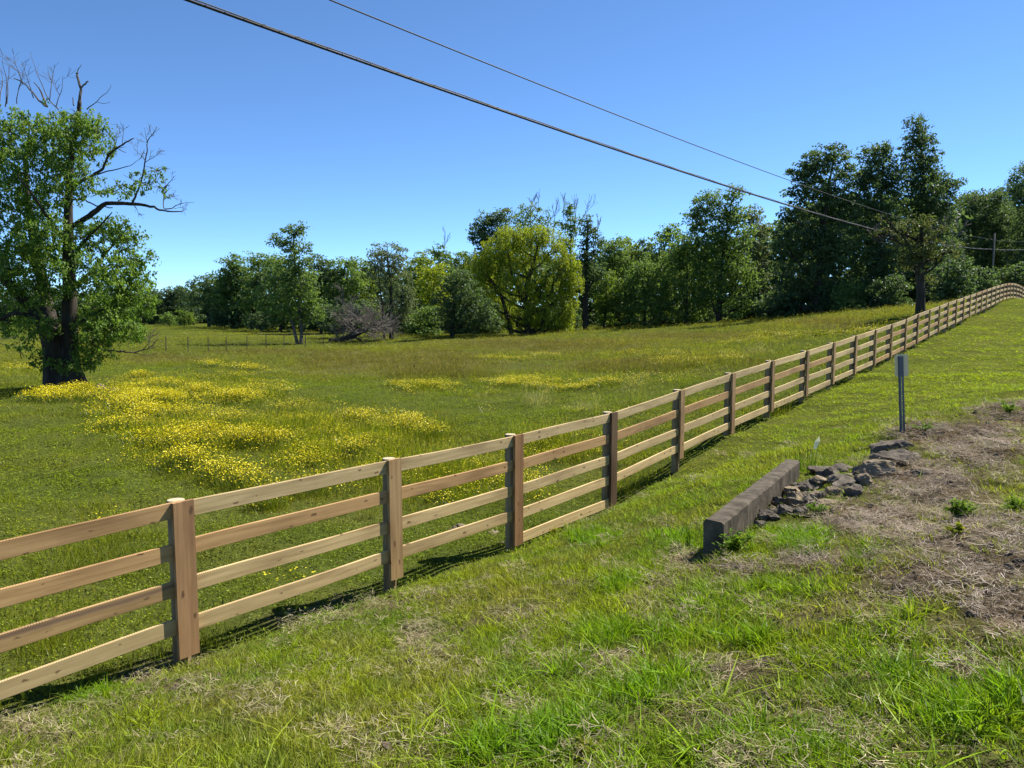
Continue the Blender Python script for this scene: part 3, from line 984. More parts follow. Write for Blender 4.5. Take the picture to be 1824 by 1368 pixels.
tint = lerp(tint, olv, np.clip(ol * 0.65 + sstep(0.50, 0.72, nz) * 0.55, 0, 1)[:, None] * (1 - 0.8 * lush[:, None]))
tint = lerp(tint, blu, (sstep(0.55, 0.72, nz3) * 0.55)[:, None])
tint = lerp(tint, C(0.075, 0.150, 0.006), (lush * 0.75)[:, None])
tint = lerp(tint, C(0.15, 0.16, 0.035), (soil * 0.4)[:, None])
tint = lerp(tint, C(0.135, 0.185, 0.006), (sstep(9, 22, R) * 0.75)[:, None])
tint *= (0.7 + 0.6 * rng.uniform(0, 1, len(X)))[:, None] * 1.22
hgt = (0.45 + 1.05 * nz) * (1 - 0.35 * soil)
typ = np.where(rng.uniform(0, 1, len(X)) < lush * 0.75, 3 + rng.integers(0, 2, len(X)), rng.integers(0, 3, len(X)))
typ = np.where((rng.uniform(0, 1, len(X)) < 0.008 + 0.05 * (R < 4.6)) & (R < 9), 5, typ)
far = sstep(6, 40, R)
ws = (1 + 2.4 * far) * (0.85 + 0.3 * rng.uniform(0, 1, len(X)))
hs = hgt * np.where(typ >= 3, 0.55 + 0.6 * lush, 1.0) * (1 - 0.35 * sstep(9, 20, R)) * (0.55 + 0.45 * sstep(0.1, 0.7, fence_side(X, Y)))
srcs = [blades(20, 0.10, 0.04, 0.12, 0.0066, 0.7, 3, 1), blades(20, 0.11, 0.03, 0.11, 0.006, 0.95, 3, 2), blades(24, 0.10, 0.03, 0.09, 0.0072, 1.15, 3, 3),
        blades(28, 0.08, 0.07, 0.20, 0.0088, 0.8, 4, 4, 0.6, 0.75), blades(26, 0.075, 0.05, 0.17, 0.0105, 1.1, 4, 5, 0.6, 0.8), blades(8, 0.04, 0.12, 0.27, 0.016, 1.0, 5, 6, 0.6, 0.85)]
srcs = [g.mesh('grass_clump', M_grass) for g in srcs]
P, rot, scl = scat_args(X, Y, hs, ws)
verge = gn_scatter('verge_grass', srcs, P, rot, scl, typ, tint)
tag(verge, 'green roadside grass covering the bank in front of the fence', 'grass', kind='stuff')

# ---- dead straw and thatch
X, Y = [], []
for r0, r1, d_ in ((1.6, 4.5, 70), (4.5, 8, 60), (8, 15, 34), (15, 24, 10)):
    x, y = sector(r0, r1, d_, -50, 47)
    k = (fence_side(x, y) > -0.3) & ~in_headwall(x, y)
    X.append(x[k]); Y.append(y[k])
X, Y = np.concatenate(X), np.concatenate(Y)
soil, lush, dry = soil_map(X, Y)
keep = rng.uniform(0, 1, len(X)) < np.clip(0.06 + soil * (0.42 + 0.58 * dry), 0, 1) * np.where(np.hypot(X, Y) > 15, soil, 1)
X, Y, soil, dry = X[keep], Y[keep], soil[keep], dry[keep]
n_ = fbm(X * 1.4, Y * 1.4, 51.0, 3)
tint = lerp(C(0.066, 0.051, 0.041), C(0.33, 0.272, 0.21), (rng.uniform(0, 1, len(X)) * 0.55 + 0.45 * n_)[:, None])
tint = lerp(tint, C(0.22, 0.19, 0.09), ((1 - dry) * 0.6)[:, None])
srcs = [straws(120, 0.16, 0.02, 0.09, 0.0022, 61, 0.010).mesh('straw_clump', M_straw), straws(90, 0.16, 0.02, 0.10, 0.0032, 62, 0.014).mesh('straw_clump', M_straw),
        straws(60, 0.15, 0.05, 0.16, 0.0020, 63, 0.022).mesh('straw_clump', M_straw)]
P, rot, scl = scat_args(X, Y, np.full(len(X), 1.0), 0.85 + 0.3 * rng.uniform(0, 1, len(X)) + 0.05 * np.maximum(0, np.hypot(X, Y) - 5), 0.16)
st = gn_scatter('dead_straw', srcs, P, rot, scl, np.where(rng.uniform(0, 1, len(X)) < dry, rng.integers(0, 3, len(X)), rng.integers(0, 2, len(X))), tint)
tag(st, 'dead tan straw and thatch lying over the dry bank', 'straw', kind='stuff')

M_clod = plain_mat('dry_soil_clod', (0.05, 0.037, 0.027), (0.14, 0.108, 0.078), 18.0, 0.95, bump=0.5, dist=0.01, spec=0.1)


def clod(seed):
    import bmesh
    bm = bmesh.new(); bmesh.ops.create_icosphere(bm, subdivisions=2, radius=1.0)
    V = np.array([v.co[:] for v in bm.verts]); T_ = np.array([[v.index for v in f.verts] for f in bm.faces]); bm.free()
    r = np.random.default_rng(seed)
    V = V * (1 + 0.5 * (r.uniform(0, 1, (len(V), 1)) - 0.5)) * np.array([1, 0.8, 0.55]) * 0.03
    g = Geo(); g.add(V, None, T_)
    return g.mesh('clod', M_clod)


x, y = sector(1.8, 15, 42, -50, 47)
so_, lu_, dr_ = soil_map(x, y)
k = (rng.uniform(0, 1, len(x)) < so_ * 0.9) & (fence_side(x, y) > 0.05) & ~in_headwall(x, y)
x, y = x[k], y[k]
sz = np.minimum(np.exp(rng.normal(-0.35, 0.45, len(x))), 1.35)
P, rot, scl = scat_args(x, y, sz, sz, 0.5)
sc_ = gn_scatter('soil_clods', [clod(1), clod(2), clod(3)], P, rot, scl, rng.integers(0, 3, len(x)), np.full((len(x), 3), 0.5))
tag(sc_, 'small dry clods of soil scattered over the bare ground', 'soil', kind='stuff')

# ---- field: short turf and clover, tall meadow grass, buttercups
X, Y = [], []
for r0, r1, d_ in ((5, 12, 75), (12, 22, 30), (22, 40, 9.5), (40, 70, 3.2), (70, 105, 1.1), (105, 200, 0.28)):
    x, y = sector(r0, r1, d_, -52, 45)
    k = fence_side(x, y) < -0.12
    X.append(x[k]); Y.append(y[k])
X, Y = np.concatenate(X), np.concatenate(Y)
R = np.hypot(X, Y)
fl = flower_sp(X, Y, 0.5, 6.0); tf = thin_fl_sp(X, Y, 0.5, 7.0); br = brown_sp(X, Y, 0.4, 3.5); pl = pale_sp(X, Y, 0.5, 2.2); mo = mown_sp(X, Y, 0.4, 1.7); ol = olive_sp(X, Y, 0.6, 14.0)
nz = fbm(X * 0.55, Y * 0.55, 41.0, 4); nz2 = fbm(X * 0.12, Y * 0.12, 43.0, 3)
tall = np.clip(np.maximum.reduce([fl, 0.85 * tf, br, 0.9 * pl, sstep(38, 48, R) * 0.8, sstep(0.5, 0.66, nz) * 0.35]) * (1 - 0.85 * mo) * (1 - sstep(95, 110, R)), 0, 1)
tint = 1.25 * lerp(C(0.085, 0.115, 0.009), C(0.125, 0.145, 0.009), sstep(0.3, 0.7, nz2)[:, None])
tint = lerp(tint, C(0.135, 0.135, 0.026), (ol * 0.6 + sstep(0.58, 0.75, nz) * 0.4)[:, None])
tint = lerp(tint, C(0.125, 0.175, 0.007), (mo * 0.75)[:, None])
tint = lerp(tint, C(0.094, 0.088, 0.024), (np.maximum(br, sstep(45, 60, R) * 0.35) * 0.75 * (1 - mo))[:, None])
tint = lerp(tint, C(0.24, 0.24, 0.11), (pl * 0.8)[:, None])
tint = lerp(tint, C(0.135, 0.175, 0.006), (np.maximum(fl, tf * 0.7) * 0.75)[:, None])
tint = lerp(tint, C(0.150, 0.175, 0.010), (sstep(85, 110, R) * 0.9)[:, None])
tint *= (0.78 + 0.44 * rng.uniform(0, 1, len(X)))[:, None]
rnd = rng.uniform(0, 1, len(X))
typ = np.where(rnd < tall, 3 + rng.integers(0, 3, len(X)), rng.integers(0, 3, len(X)))
far = np.clip((R - 6) / 60, 0, 2.6)
ws = (1 + 3.3 * far) * (0.85 + 0.3 * rng.uniform(0, 1, len(X)))
hs = np.where(typ >= 3, (0.75 + 0.5 * nz) * (0.55 + 0.5 * tall) * (1 - 0.45 * sstep(28, 60, R)) * (1 - 0.35 * fl), (0.7 + 0.6 * nz) * (1 + 0.2 * far))
srcs = [blades(24, 0.13, 0.04, 0.11, 0.0055, 0.6, 2, 11).mesh('c', M_grass),
        merge(blades(12, 0.13, 0.04, 0.10, 0.0055, 0.7, 2, 12), clover(16, 0.14, 0.07, 0.024, 13)).mesh('c', M_clover),
        merge(blades(14, 0.13, 0.03, 0.10, 0.006, 0.8, 2, 14), clover(10, 0.14, 0.06, 0.02, 15)).mesh('c', M_grass),
        merge(blades(26, 0.16, 0.22, 0.48, 0.0055, 0.30, 3, 16), seedheads(4, 0.16, 0.34, 0.55, 17)).mesh('c', M_meadow),
        merge(blades(26, 0.16, 0.18, 0.42, 0.006, 0.38, 3, 18), seedheads(6, 0.16, 0.36, 0.6, 19)).mesh('c', M_meadow),
        blades(30, 0.16, 0.16, 0.40, 0.006, 0.40, 3, 20).mesh('c', M_meadow)]
P, rot, scl = scat_args(X, Y, hs, ws, 0.08)
mg = gn_scatter('meadow_grass', srcs, P, rot, scl, typ, tint)
tag(mg, 'meadow grass of the field behind the fence, short near it and taller beyond', 'grass', kind='stuff')

X, Y = [], []
for r0, r1, d_ in ((6, 14, 70), (14, 24, 135), (24, 40, 100), (40, 75, 28), (75, 180, 2)):
    x, y = sector(r0, r1, d_, -52, 45)
    k = fence_side(x, y) < -0.4
    X.append(x[k]); Y.append(y[k])
X, Y = np.concatenate(X), np.concatenate(Y)
R = np.hypot(X, Y)
fl = flower_sp(X, Y, 0.34, 6.0); tf = thin_fl_sp(X, Y, 0.5, 7.0); mo = mown_sp(X, Y, 0.4, 1.7)
nz = fbm(X * 0.9, Y * 0.9, 71.0, 3)
pr = np.maximum.reduce([fl ** 1.3 * (0.2 + 1.0 * sstep(0.32, 0.62, nz)), tf * 0.2 * sstep(0.33, 0.65, nz) * 2, np.full(len(X), 0.004) * sstep(0.45, 0.7, nz)]) * (1 - 0.6 * mo)
keep = rng.uniform(0, 1, len(X)) < pr
X, Y, R, fl = X[keep], Y[keep], R[keep], fl[keep]
far = np.clip((R - 6) / 60, 0, 2)
ws = (1 + 1.1 * far) * rng.uniform(0.7, 1.25, len(X))
hs = (0.75 + 0.35 * rng.uniform(0, 1, len(X))) * (0.6 + 0.5 * fl) * (1 + 0.15 * far)
srcs = [flowers(14, 0.16, 0.20, 0.40, 0.026, 81).mesh('c', M_petal), flowers(11, 0.16, 0.18, 0.36, 0.024, 82).mesh('c', M_petal), flowers(17, 0.16, 0.22, 0.42, 0.027, 83).mesh('c', M_petal)]
P, rot, scl = scat_args(X, Y, hs, ws, 0.08)
bc = gn_scatter('buttercups', srcs, P, rot, scl, rng.integers(0, 3, len(X)), np.full((len(X), 3), 0.5))
tag(bc, 'yellow buttercups flowering in drifts across the field', 'flowers', kind='stuff')

# ------------------------------------------------------------------ concrete headwall, rocks, marker sign, weeds
M_conc = plain_mat('weathered_concrete', (0.04, 0.033, 0.025), (0.135, 0.114, 0.086), 6.0, 0.95, bump=0.9, dist=0.012, detail=9.0, spec=0.05)
HW = 0.092
hw = thing('concrete_headwall', 'low weathered concrete culvert headwall at the edge of the rocks', 'headwall', tuple(HA))
g = Geo()
bot = -0.75
ns = 44
prof = [(-HW, bot), (-HW, -0.02), (-HW + 0.02, 0), (HW - 0.02, 0), (HW, -0.02), (HW + 0.02, bot)]
V = []
r_ = np.random.default_rng(3)
for i in range(ns + 1):
    for (a_, z_) in prof:
        j = r_.normal(0, 0.003, 3) + (np.array([0.0, -0.008, 0]) if (r_.uniform() < 0.10 and z_ > -0.1) else 0)
        V.append(hd * HL * i / ns + hn * (a_ + j[0]) + np.array([0, 0, z_ + j[1]]))
m_ = len(prof)
Q = [(i * m_ + j, (i + 1) * m_ + j, (i + 1) * m_ + j + 1, i * m_ + j + 1) for i in range(ns) for j in range(m_ - 1)]
hm = mesh_np('wall', V, [np.array(Q), np.array([tuple(reversed(range(m_))), tuple(ns * m_ + j for j in range(m_))])], M_conc)
obj('wall', hm, hw)

M_rock = plain_mat('grey_brown_rock', (0.045, 0.038, 0.030), (0.20, 0.17, 0.135), 7.0, 0.95, bump=0.9, dist=0.03, detail=8.0, spec=0.04)
M_rockl = plain_mat('pale_grey_rock', (0.11, 0.085, 0.056), (0.33, 0.265, 0.18), 6.0, 0.95, bump=0.8, dist=0.03, detail=8.0, spec=0.04)


def ico(sub):
    import bmesh
    bm = bmesh.new()
    bmesh.ops.create_icosphere(bm, subdivisions=sub, radius=1.0)
    V = np.array([v.co[:] for v in bm.verts]); T = np.array([[v.index for v in f.verts] for f in bm.faces])
    bm.free()
    return V, T


ICO3 = ico(4)


def rock(label, u, v, size, flat=(1, 1, 0.7), seed=0, mat=None, sink=0.35, rotz=0.0, group='riprap rocks beside the concrete headwall', lift=0.0, tilt=0.0):
    r = np.random.default_rng(seed)
    V, T = ICO3
    W = V.copy()
    for k in range(22):                         # flat fracture planes
        nrm = rand_unit(r, 1)[0]; d_ = r.uniform(0.48, 0.86)
        ex = W @ nrm - d_
        W = W - np.outer(np.maximum(ex, 0) * 0.97, nrm)
    nn = (fbm(W[:, 0] * 2.5 + W[:, 2] * 1.7, W[:, 1] * 2.5 - W[:, 2], seed, 3) - 0.5)
    W = W * (1 + 0.45 * nn)[:, None]
    nn = np.abs(fbm(W[:, 0] * 5 + W[:, 2] * 3, W[:, 1] * 6 - W[:, 2] * 5, seed + 3, 3) - 0.5)
    W = W * (1.08 - 0.45 * nn)[:, None] * np.array(flat) * size * 1.03
    ca, sa = math.cos(tilt), math.sin(tilt)
    W = W @ np.array([[ca, 0, sa], [0, 1, 0], [-sa, 0, ca]]).T
    p_ = hit(u, v)
    zg = float(ground_z(p_[0], p_[1]))
    me = mesh_np('rock', W, T, mat or M_rock, False)
    o = obj('rock', me, None, (p_[0], p_[1], zg + size * flat[2] * (1 - 2 * sink) - 0.25 * size * flat[2] + lift))
    o.rotation_euler = (0, 0, rotz)
    return tag(o, label, 'rock', group)


rock('upright dark rock leaning against the inner face of the headwall', 1398, 868, 0.13, (0.62, 0.7, 1.25), 1, None, 0.2, 0.4)
rock('broad layered rock in the middle of the riprap pile', 1443, 872, 0.20, (1.35, 0.8, 0.55), 2, None, 0.3, 0.3)
rock('humped brown rock at the back of the riprap pile', 1474, 854, 0.19, (1.2, 0.9, 0.75), 3, None, 0.3, 0.9)
rock('long narrow rock lying at the front of the riprap, pointing at the mound', 1506, 868, 0.18, (1.55, 0.55, 0.5), 4, None, 0.25, 0.62, tilt=-0.1)
rock('largest pale grey boulder with a lit rounded top', 1561, 848, 0.25, (1.25, 0.9, 0.78), 5, M_rockl, 0.32, 0.2)
rock('dark rock wedged left of the pale grey boulder', 1532, 848, 0.15, (0.9, 0.8, 0.95), 6, None, 0.3, 1.2)
rock('flat rock tucked behind the pile, near the grass', 1499, 840, 0.18, (1.4, 0.7, 0.5), 7, None, 0.3, 0.3)
rock('dark flat rock next to the tall blades behind the headwall', 1462, 840, 0.17, (1.4, 0.8, 0.5), 8, None, 0.3, 0.5)
rock('dark brown rock at the foot of the mound below the sign', 1600, 828, 0.26, (1.3, 0.8, 0.6), 9, None, 0.3, 0.1)
rock('earth covered dark rock directly under the marker sign', 1590, 808, 0.28, (1.3, 0.8, 0.6), 10, None, 0.35, 0.4)
rock('half buried flat stone in the straw right of the boulders', 1650, 842, 0.14, (1.3, 0.8, 0.5), 12, None, 0.5, 0.1)
rock('flat pale slab sticking out of the straw at the front of the riprap', 1478, 895, 0.18, (1.5, 0.8, 0.35), 13, M_rockl, 0.45, 0.4)
rock('small sunlit tan stone on top of the layered rock', 1460, 868, 0.10, (1.2, 0.8, 0.7), 14, M_rockl, 0.2, 0.4, lift=0.06)
small = [(1378, 912), (1402, 900), (1417, 904), (1383, 890), (1452, 890), (1395, 915), (1430, 890), (1365, 925), (1412, 885), (1425, 915), (1440, 900), (1378, 925), (1487, 880), (1520, 880), (1392, 880), (1418, 874), (1540, 862), (1352, 938)]
small += [(1405, 880), (1432, 878), (1450, 905), (1390, 902), (1370, 917), (1462, 885), (1418, 894), (1440, 884), (1400, 915), (1495, 862), (1515, 852), (1478, 846)]
for i, (u, v) in enumerate(small):
    rock('small dark broken stone among the riprap by the headwall', u, v, 0.075 + 0.065 * ((i * 37 % 11) / 11), (1.2, 0.9, 0.75), 30 + i, M_rock if i % 4 else M_rockl, 0.2, i * 1.3)
rock('pale stone lying in the grass just behind the fence', 815, 945, 0.16, (1.3, 0.8, 0.65), 60, M_rockl, 0.3, 0.5, None)
rock('low broken stone beside the pale stone behind the fence', 878, 950, 0.10, (1.3, 0.9, 0.6), 61, M_rockl, 0.3, 0.9, None)
for i, (u, v, s_, lb) in enumerate([(178, 694, 0.26, 'pale rock at the tree end of the ditch stones'), (190, 699, 0.20, 'second ditch stone from the big tree'), (205, 701, 0.30, 'broad grey ditch stone in the middle of the row'),
                                    (222, 704, 0.24, 'low ditch stone right of the broad grey one'), (236, 712, 0.26, 'ditch stone farthest from the big tree'), (248, 714, 0.2, 'small dark stone at the end of the ditch row')]):
    rock(lb, u, v, s_, (1.3, 0.9, 0.7), 70 + i, M_rock if i % 2 else M_rockl, 0.2, i * 0.9, 'stones in the ditch by the big tree')

# marker sign seen from behind
M_galv = plain_mat('dull_galvanised_steel', (0.10, 0.115, 0.14), (0.16, 0.175, 0.20), 40.0, 0.55, 0.6, bump=0.1, dist=0.001)
M_plate = plain_mat('weathered_sign_back', (0.70, 0.56, 0.32), (0.78, 0.64, 0.38), 9.0, 0.6, 0.0, bump=0.05, dist=0.001)
sb = hit(1608, 771)
sgn = thing('marker_sign', 'small roadside marker plate seen from the back on a leaning steel post', 'sign', tuple(sb), (0.0, -0.066, math.radians(-16)))
g = Geo()
Wd, Ht = 0.030, 1.19
zz = np.arange(-0.35, Ht, 0.0254)
for z0 in zz:                                   # web with a punched hole every inch
    g.box((0, 0, z0 + 0.0042), (0.0052, 0, 0), (0, 0.0016, 0), (0, 0, 0.0042))
for sx_ in (-1, 1):
    zc_ = (zz[0] + Ht) / 2; hz_ = (Ht - zz[0]) / 2
    g.box((sx_ * 0.0130, 0, zc_), (0.0078, 0, 0), (0, 0.0016, 0), (0, 0, hz_))
    g.box((sx_ * 0.0222, 0.013, zc_), (0.0018, 0, 0), (0, 0.0146, 0), (0, 0, hz_))
    g.box((sx_ * 0.0318, 0.0262, zc_), (0.0078, 0, 0), (0, 0.0014, 0), (0, 0, hz_))
obj('post', g.mesh('post', M_galv), sgn)
pts = []
pw, ph, rc = 0.096, 0.172, 0.035
for cx_, cz_, a0 in ((pw - rc, ph - rc, 0), (-pw + rc, ph - rc, 90), (-pw + rc, -ph + rc, 180), (pw - rc, -ph + rc, 270)):
    for k in range(6):
        th = math.radians(a0 + k * 18)
        pts.append((cx_ + rc * math.cos(th), cz_ + rc * math.sin(th)))
n = len(pts)
V = [(x + 0.012, 0.030, z + 1.045) for x, z in pts] + [(x + 0.012, 0.033, z + 1.045) for x, z in pts]
Qp = np.array([(i, (i + 1) % n, n + (i + 1) % n, n + i) for i in range(n)])
obj('plate', mesh_np('plate', V, [Qp, np.array([tuple(range(n)), tuple(n + i for i in reversed(range(n)))])], M_plate), sgn)
g = Geo()
for z_ in (1.145, 0.945):
    g.tube([(0, -0.008, z_), (0, 0.0, z_)], 0.008, 6)
    g.tube([(0, 0.0, z_), (0, 0.038, z_)], 0.004, 6)
obj('bolt', g.mesh('bolt', M_galv), sgn)

# weeds
M_weed = leaf_mat('weed_leaf', (0.075, 0.14, 0.012), (0.13, 0.22, 0.018), (0.20, 0.28, 0.025), 0.45, 0.06)
M_weedy = leaf_mat('yellow_weed_leaf', (0.12, 0.16, 0.012), (0.20, 0.23, 0.016), (0.30, 0.29, 0.02), 0.45, 0.06)
M_paleleaf = leaf_mat('bleached_leaf', (0.7, 0.68, 0.58), (0.75, 0.73, 0.62), (0.8, 0.78, 0.66), 0.5, 0.1)


def leafy_weed(label, u, v, h, w, n_st, mat, seed):
    r = np.random.default_rng(seed)
    p_ = hit(u, v)
    t_ = thing('leafy_weed', label, 'weed', tuple(p_), group='leafy weeds on the dry bank')
    gs, gl = Geo(), Geo()
    for i in range(n_st):
        an = r.uniform(0, 6.28); ou = w * r.uniform(0.15, 1.0); hh = h * r.uniform(0.45, 1.0) * (1 - 0.35 * ou / w)
        q_ = np.linspace(0, 1, 6)
        L = np.stack([np.cos(an) * ou * q_ ** 1.3, np.sin(an) * ou * q_ ** 1.3, hh * q_ ** 0.8], 1)
        gs.tube(L, np.linspace(0.003, 0.001, 6), 4)
        m2 = 16
        tt = r.uniform(0.15, 1.05, m2)
        Pp = np.stack([np.interp(tt, q_, L[:, k]) for k in range(3)], 1)
        ax = rand_unit(r, m2); ax[:, 2] = np.abs(ax[:, 2]) * 0.5
        ax += np.array([np.cos(an), np.sin(an), 0.3]) * 0.4
        ax /= np.linalg.norm(ax, axis=1)[:, None]
        nr = np.stack([r.normal(0, 0.5, m2), r.normal(0, 0.5, m2), np.ones(m2)], 1); nr /= np.linalg.norm(nr, axis=1)[:, None]
        ll = r.uniform(0.03, 0.065, m2) * (h / 0.2) ** 0.4
        flat_leaves(gl, Pp + ax * (ll / 2)[:, None], ll, ll * 0.42, nr, ax, r.uniform(0.1, 1, m2))
    obj('stem', gs.mesh('stem', M_weed), t_)
    obj('leaves', gl.mesh('leaves', mat), t_)
    return t_


leafy_weed('bushy bright green weed against the near end of the headwall', 1308, 985, 0.22, 0.17, 26, M_weed, 1)
leafy_weed('leafy green weed standing alone in the straw, with a smaller yellow one before it', 1708, 925, 0.19, 0.16, 24, M_weed, 2)
leafy_weed('small yellow green weed in front of the lone weed in the straw', 1703, 952, 0.10, 0.10, 12, M_weedy, 3)
leafy_weed('wide green weed cut by the right edge of the photo', 1806, 912, 0.13, 0.18, 20, M_weed, 4)
leafy_weed('green weed at the top edge of the dry mound, by the mown grass', 1796, 738, 0.22, 0.2, 20, M_weed, 5)
leafy_weed('small weed growing among the rocks in front of the headwall', 1452, 915, 0.13, 0.12, 14, M_weed, 6)
leafy_weed('low yellow green weed at the bottom edge near the bare soil', 1042, 1345, 0.07, 0.09, 16, M_weedy, 7)
leafy_weed('weed at the grass edge just right of the sign base', 1650, 770, 0.16, 0.2, 18, M_weed, 8)
leafy_weed('low weed in the grass under the fourth fence board', 985, 955, 0.16, 0.16, 16, M_weedy, 9)


def tuft(label, u, v, n_b, rad, hlo, hhi, wd, lean, seed, mat, name='grass_tuft'):
    p_ = hit(u, v)
    t_ = thing(name, label, 'grass tuft', tuple(p_), group='separate tufts of tall grass')
    g = blades(n_b, rad, hlo, hhi, wd, lean, 6, seed, 0.6, 0.75)
    obj('blades', g.mesh('blades', mat), t_)
    return t_


M_tuft = leaf_mat('tuft_blade', (0.07, 0.13, 0.014), (0.12, 0.20, 0.018), (0.20, 0.25, 0.03), 0.46, 0.08)
tuft('tall sword shaped blades growing left of the headwall near end', 1228, 975, 26, 0.12, 0.22, 0.42, 0.016, 0.35, 21, M_tuft)
tt_ = tuft('tall arching grass behind the far end of the headwall with one bleached leaf', 1440, 838, 26, 0.14, 0.30, 0.55, 0.016, 0.5, 22, M_tuft)
g = Geo()
g.add([(0.03, -0.06, 0.30), (0.06, -0.09, 0.31), (0.12, -0.05, 0.40), (0.13, 0.0, 0.47), (0.07, 0.0, 0.39)], None, [(0, 1, 4), (1, 2, 4), (2, 3, 4)])
obj('pale_leaf', g.mesh('pale_leaf', M_paleleaf), tt_)
tuft('dark based fine grass tuft in the straw, nearest the headwall', 1440, 985, 150, 0.16, 0.10, 0.24, 0.005, 0.8, 23, M_tuft)
tuft('fine grass tuft in the straw, second one out from the headwall', 1543, 1003, 150, 0.15, 0.09, 0.22, 0.005, 0.85, 24, M_tuft)
tuft('thin tuft with drying tips on bare soil at lower right', 1510, 1205, 70, 0.10, 0.08, 0.18, 0.004, 0.7, 25, M_tuft)
tuft('arching dry blades over the dip before the fifth post', 1130, 935, 40, 0.18, 0.12, 0.32, 0.007, 0.8, 26, M_tuft)
tuft('wispy tuft in the verge in front of the third fence board', 1030, 1010, 60, 0.14, 0.1, 0.26, 0.005, 0.7, 27, M_tuft)

# ------------------------------------------------------------------ trees
M_bark_d = bark_mat('dark_bark', (0.020, 0.017, 0.013), (0.070, 0.058, 0.045), 5.0)
M_bark_g = bark_mat('grey_bark', (0.05, 0.045, 0.038), (0.13, 0.115, 0.095), 5.0)
M_dead = bark_mat('dead_grey_wood', (0.075, 0.062, 0.055), (0.17, 0.145, 0.13), 5.0)
LM = {
    'dark': leaf_mat('dark_leaf', (0.05, 0.08, 0.034), (0.088, 0.136, 0.056), (0.15, 0.215, 0.085), 0.5, 0.25),
    'mid': leaf_mat('mid_leaf', (0.085, 0.138, 0.036), (0.142, 0.215, 0.054), (0.22, 0.30, 0.075), 0.5, 0.25),
    'light': leaf_mat('light_leaf', (0.095, 0.15, 0.022), (0.15, 0.215, 0.032), (0.23, 0.29, 0.05), 0.5, 0.25),
    'willow': leaf_mat('willow_leaf', (0.18, 0.22, 0.020), (0.28, 0.33, 0.026), (0.38, 0.42, 0.04), 0.52, 0.25),
    'hero': leaf_mat('maple_leaf', (0.07, 0.13, 0.022), (0.125, 0.21, 0.034), (0.215, 0.31, 0.055), 0.5, 0.25),
    'grey': leaf_mat('grey_green_leaf', (0.08, 0.11, 0.055), (0.135, 0.17, 0.082), (0.21, 0.24, 0.125), 0.45, 0.25),
    'rust': leaf_mat('olive_rust_leaf', (0.052, 0.072, 0.024), (0.092, 0.118, 0.038), (0.155, 0.15, 0.06), 0.45, 0.25),
}


def leaf_cloud(g, lobes, ls, crad, cover, r, droop=0.0, aspect=0.6, up=0.5):
    """lobes: (centre, radii, weight) -> clustered leaves in world-relative metres"""
    for c_, rad, wt in lobes:
        c_ = np.asarray(c_); rad = np.asarray(rad)
        area = 4 * math.pi * ((rad[0] * rad[1]) ** 1.6 / 3 + (rad[0] * rad[2]) ** 1.6 / 3 + (rad[1] * rad[2]) ** 1.6 / 3) ** (1 / 1.6)
        ncl = max(4, int(area / (crad * crad) * 0.8 * wt))
        d_ = rand_unit(r, ncl)
        lump = 0.72 + 0.56 * fbm(d_[:, 0] * 1.8 + c_[0], d_[:, 1] * 1.8 + d_[:, 2] * 2.1 + c_[2], float(r.uniform(0, 50)), 3)
        rf = r.uniform(0.0, 1.0, ncl) ** 0.42 * lump
        cc_ = c_ + d_ * rad * rf[:, None]
        per = max(3, int(cover * crad * crad / (ls * ls * aspect * 0.5)))
        n_ = ncl * per
        ci = np.repeat(np.arange(ncl), per)
        cs = crad * r.uniform(0.5, 1.55, ncl)
        off = rand_unit(r, n_) * (r.uniform(0, 1, n_) ** 0.5)[:, None] * cs[ci][:, None]
        off[:, 2] *= 0.52
        if droop:
            k_ = r.uniform(0, 1, n_)
            off[:, 2] = off[:, 2] * 0.7 - droop * crad * (k_ * 2.4 - 0.6)
            off[:, :2] *= (0.75 - 0.25 * k_)[:, None]
        Pp = cc_[ci] + off
        nr = rand_unit(r, n_) + np.array([0, 0, up]) + 0.45 * d_[ci]
        nr /= np.linalg.norm(nr, axis=1)[:, None] + 1e-9
        ax = rand_unit(r, n_)
        if droop: ax = ax * 0.45 + np.array([0, 0, -1.0])
        L = ls * r.uniform(0.6, 1.35, n_)
        lv = np.clip(0.5 * r.uniform(0, 1, n_) + 0.5 * r.uniform(0, 1, ncl)[ci] + 0.0, 0, 1)
        flat_leaves(g, Pp, L, L * aspect, nr, ax, lv)


def grow(g, p0, d0, L, r0, depth, r, spread=0.6, kids=3, upb=0.15, n=6, minr=0.006):
    """a bare branch with side twigs"""
    m_ = max(3, int(4 + 2 * depth))
    P = [np.asarray(p0, float)]
    d_ = np.asarray(d0, float); d_ /= np.linalg.norm(d_)
    for i in range(m_):
        d_ = d_ + r.normal(0, 0.11, 3) + np.array([0, 0, upb * 0.4])
        d_ /= np.linalg.norm(d_)
        P.append(P[-1] + d_ * L / m_)
    P = np.array(P)
    R_ = np.linspace(r0, max(minr, r0 * 0.25), len(P))
    g.tube(P, R_, n if depth > 1 else 4, False)
    if depth > 0:
        for k in range(kids + int(r.integers(0, 2))):
            t_ = r.uniform(0.3, 0.98)
            i = min(len(P) - 2, int(t_ * (len(P) - 1)))
            dd = P[i + 1] - P[i]; dd /= np.linalg.norm(dd)
            nd = dd + rand_unit(r, 1)[0] * spread * 1.3 + np.array([0, 0, upb])
            grow(g, P[i], nd, L * r.uniform(0.4, 0.65), max(minr, R_[i] * 0.55), depth - 1, r, spread, kids, upb, n, minr)
    return P


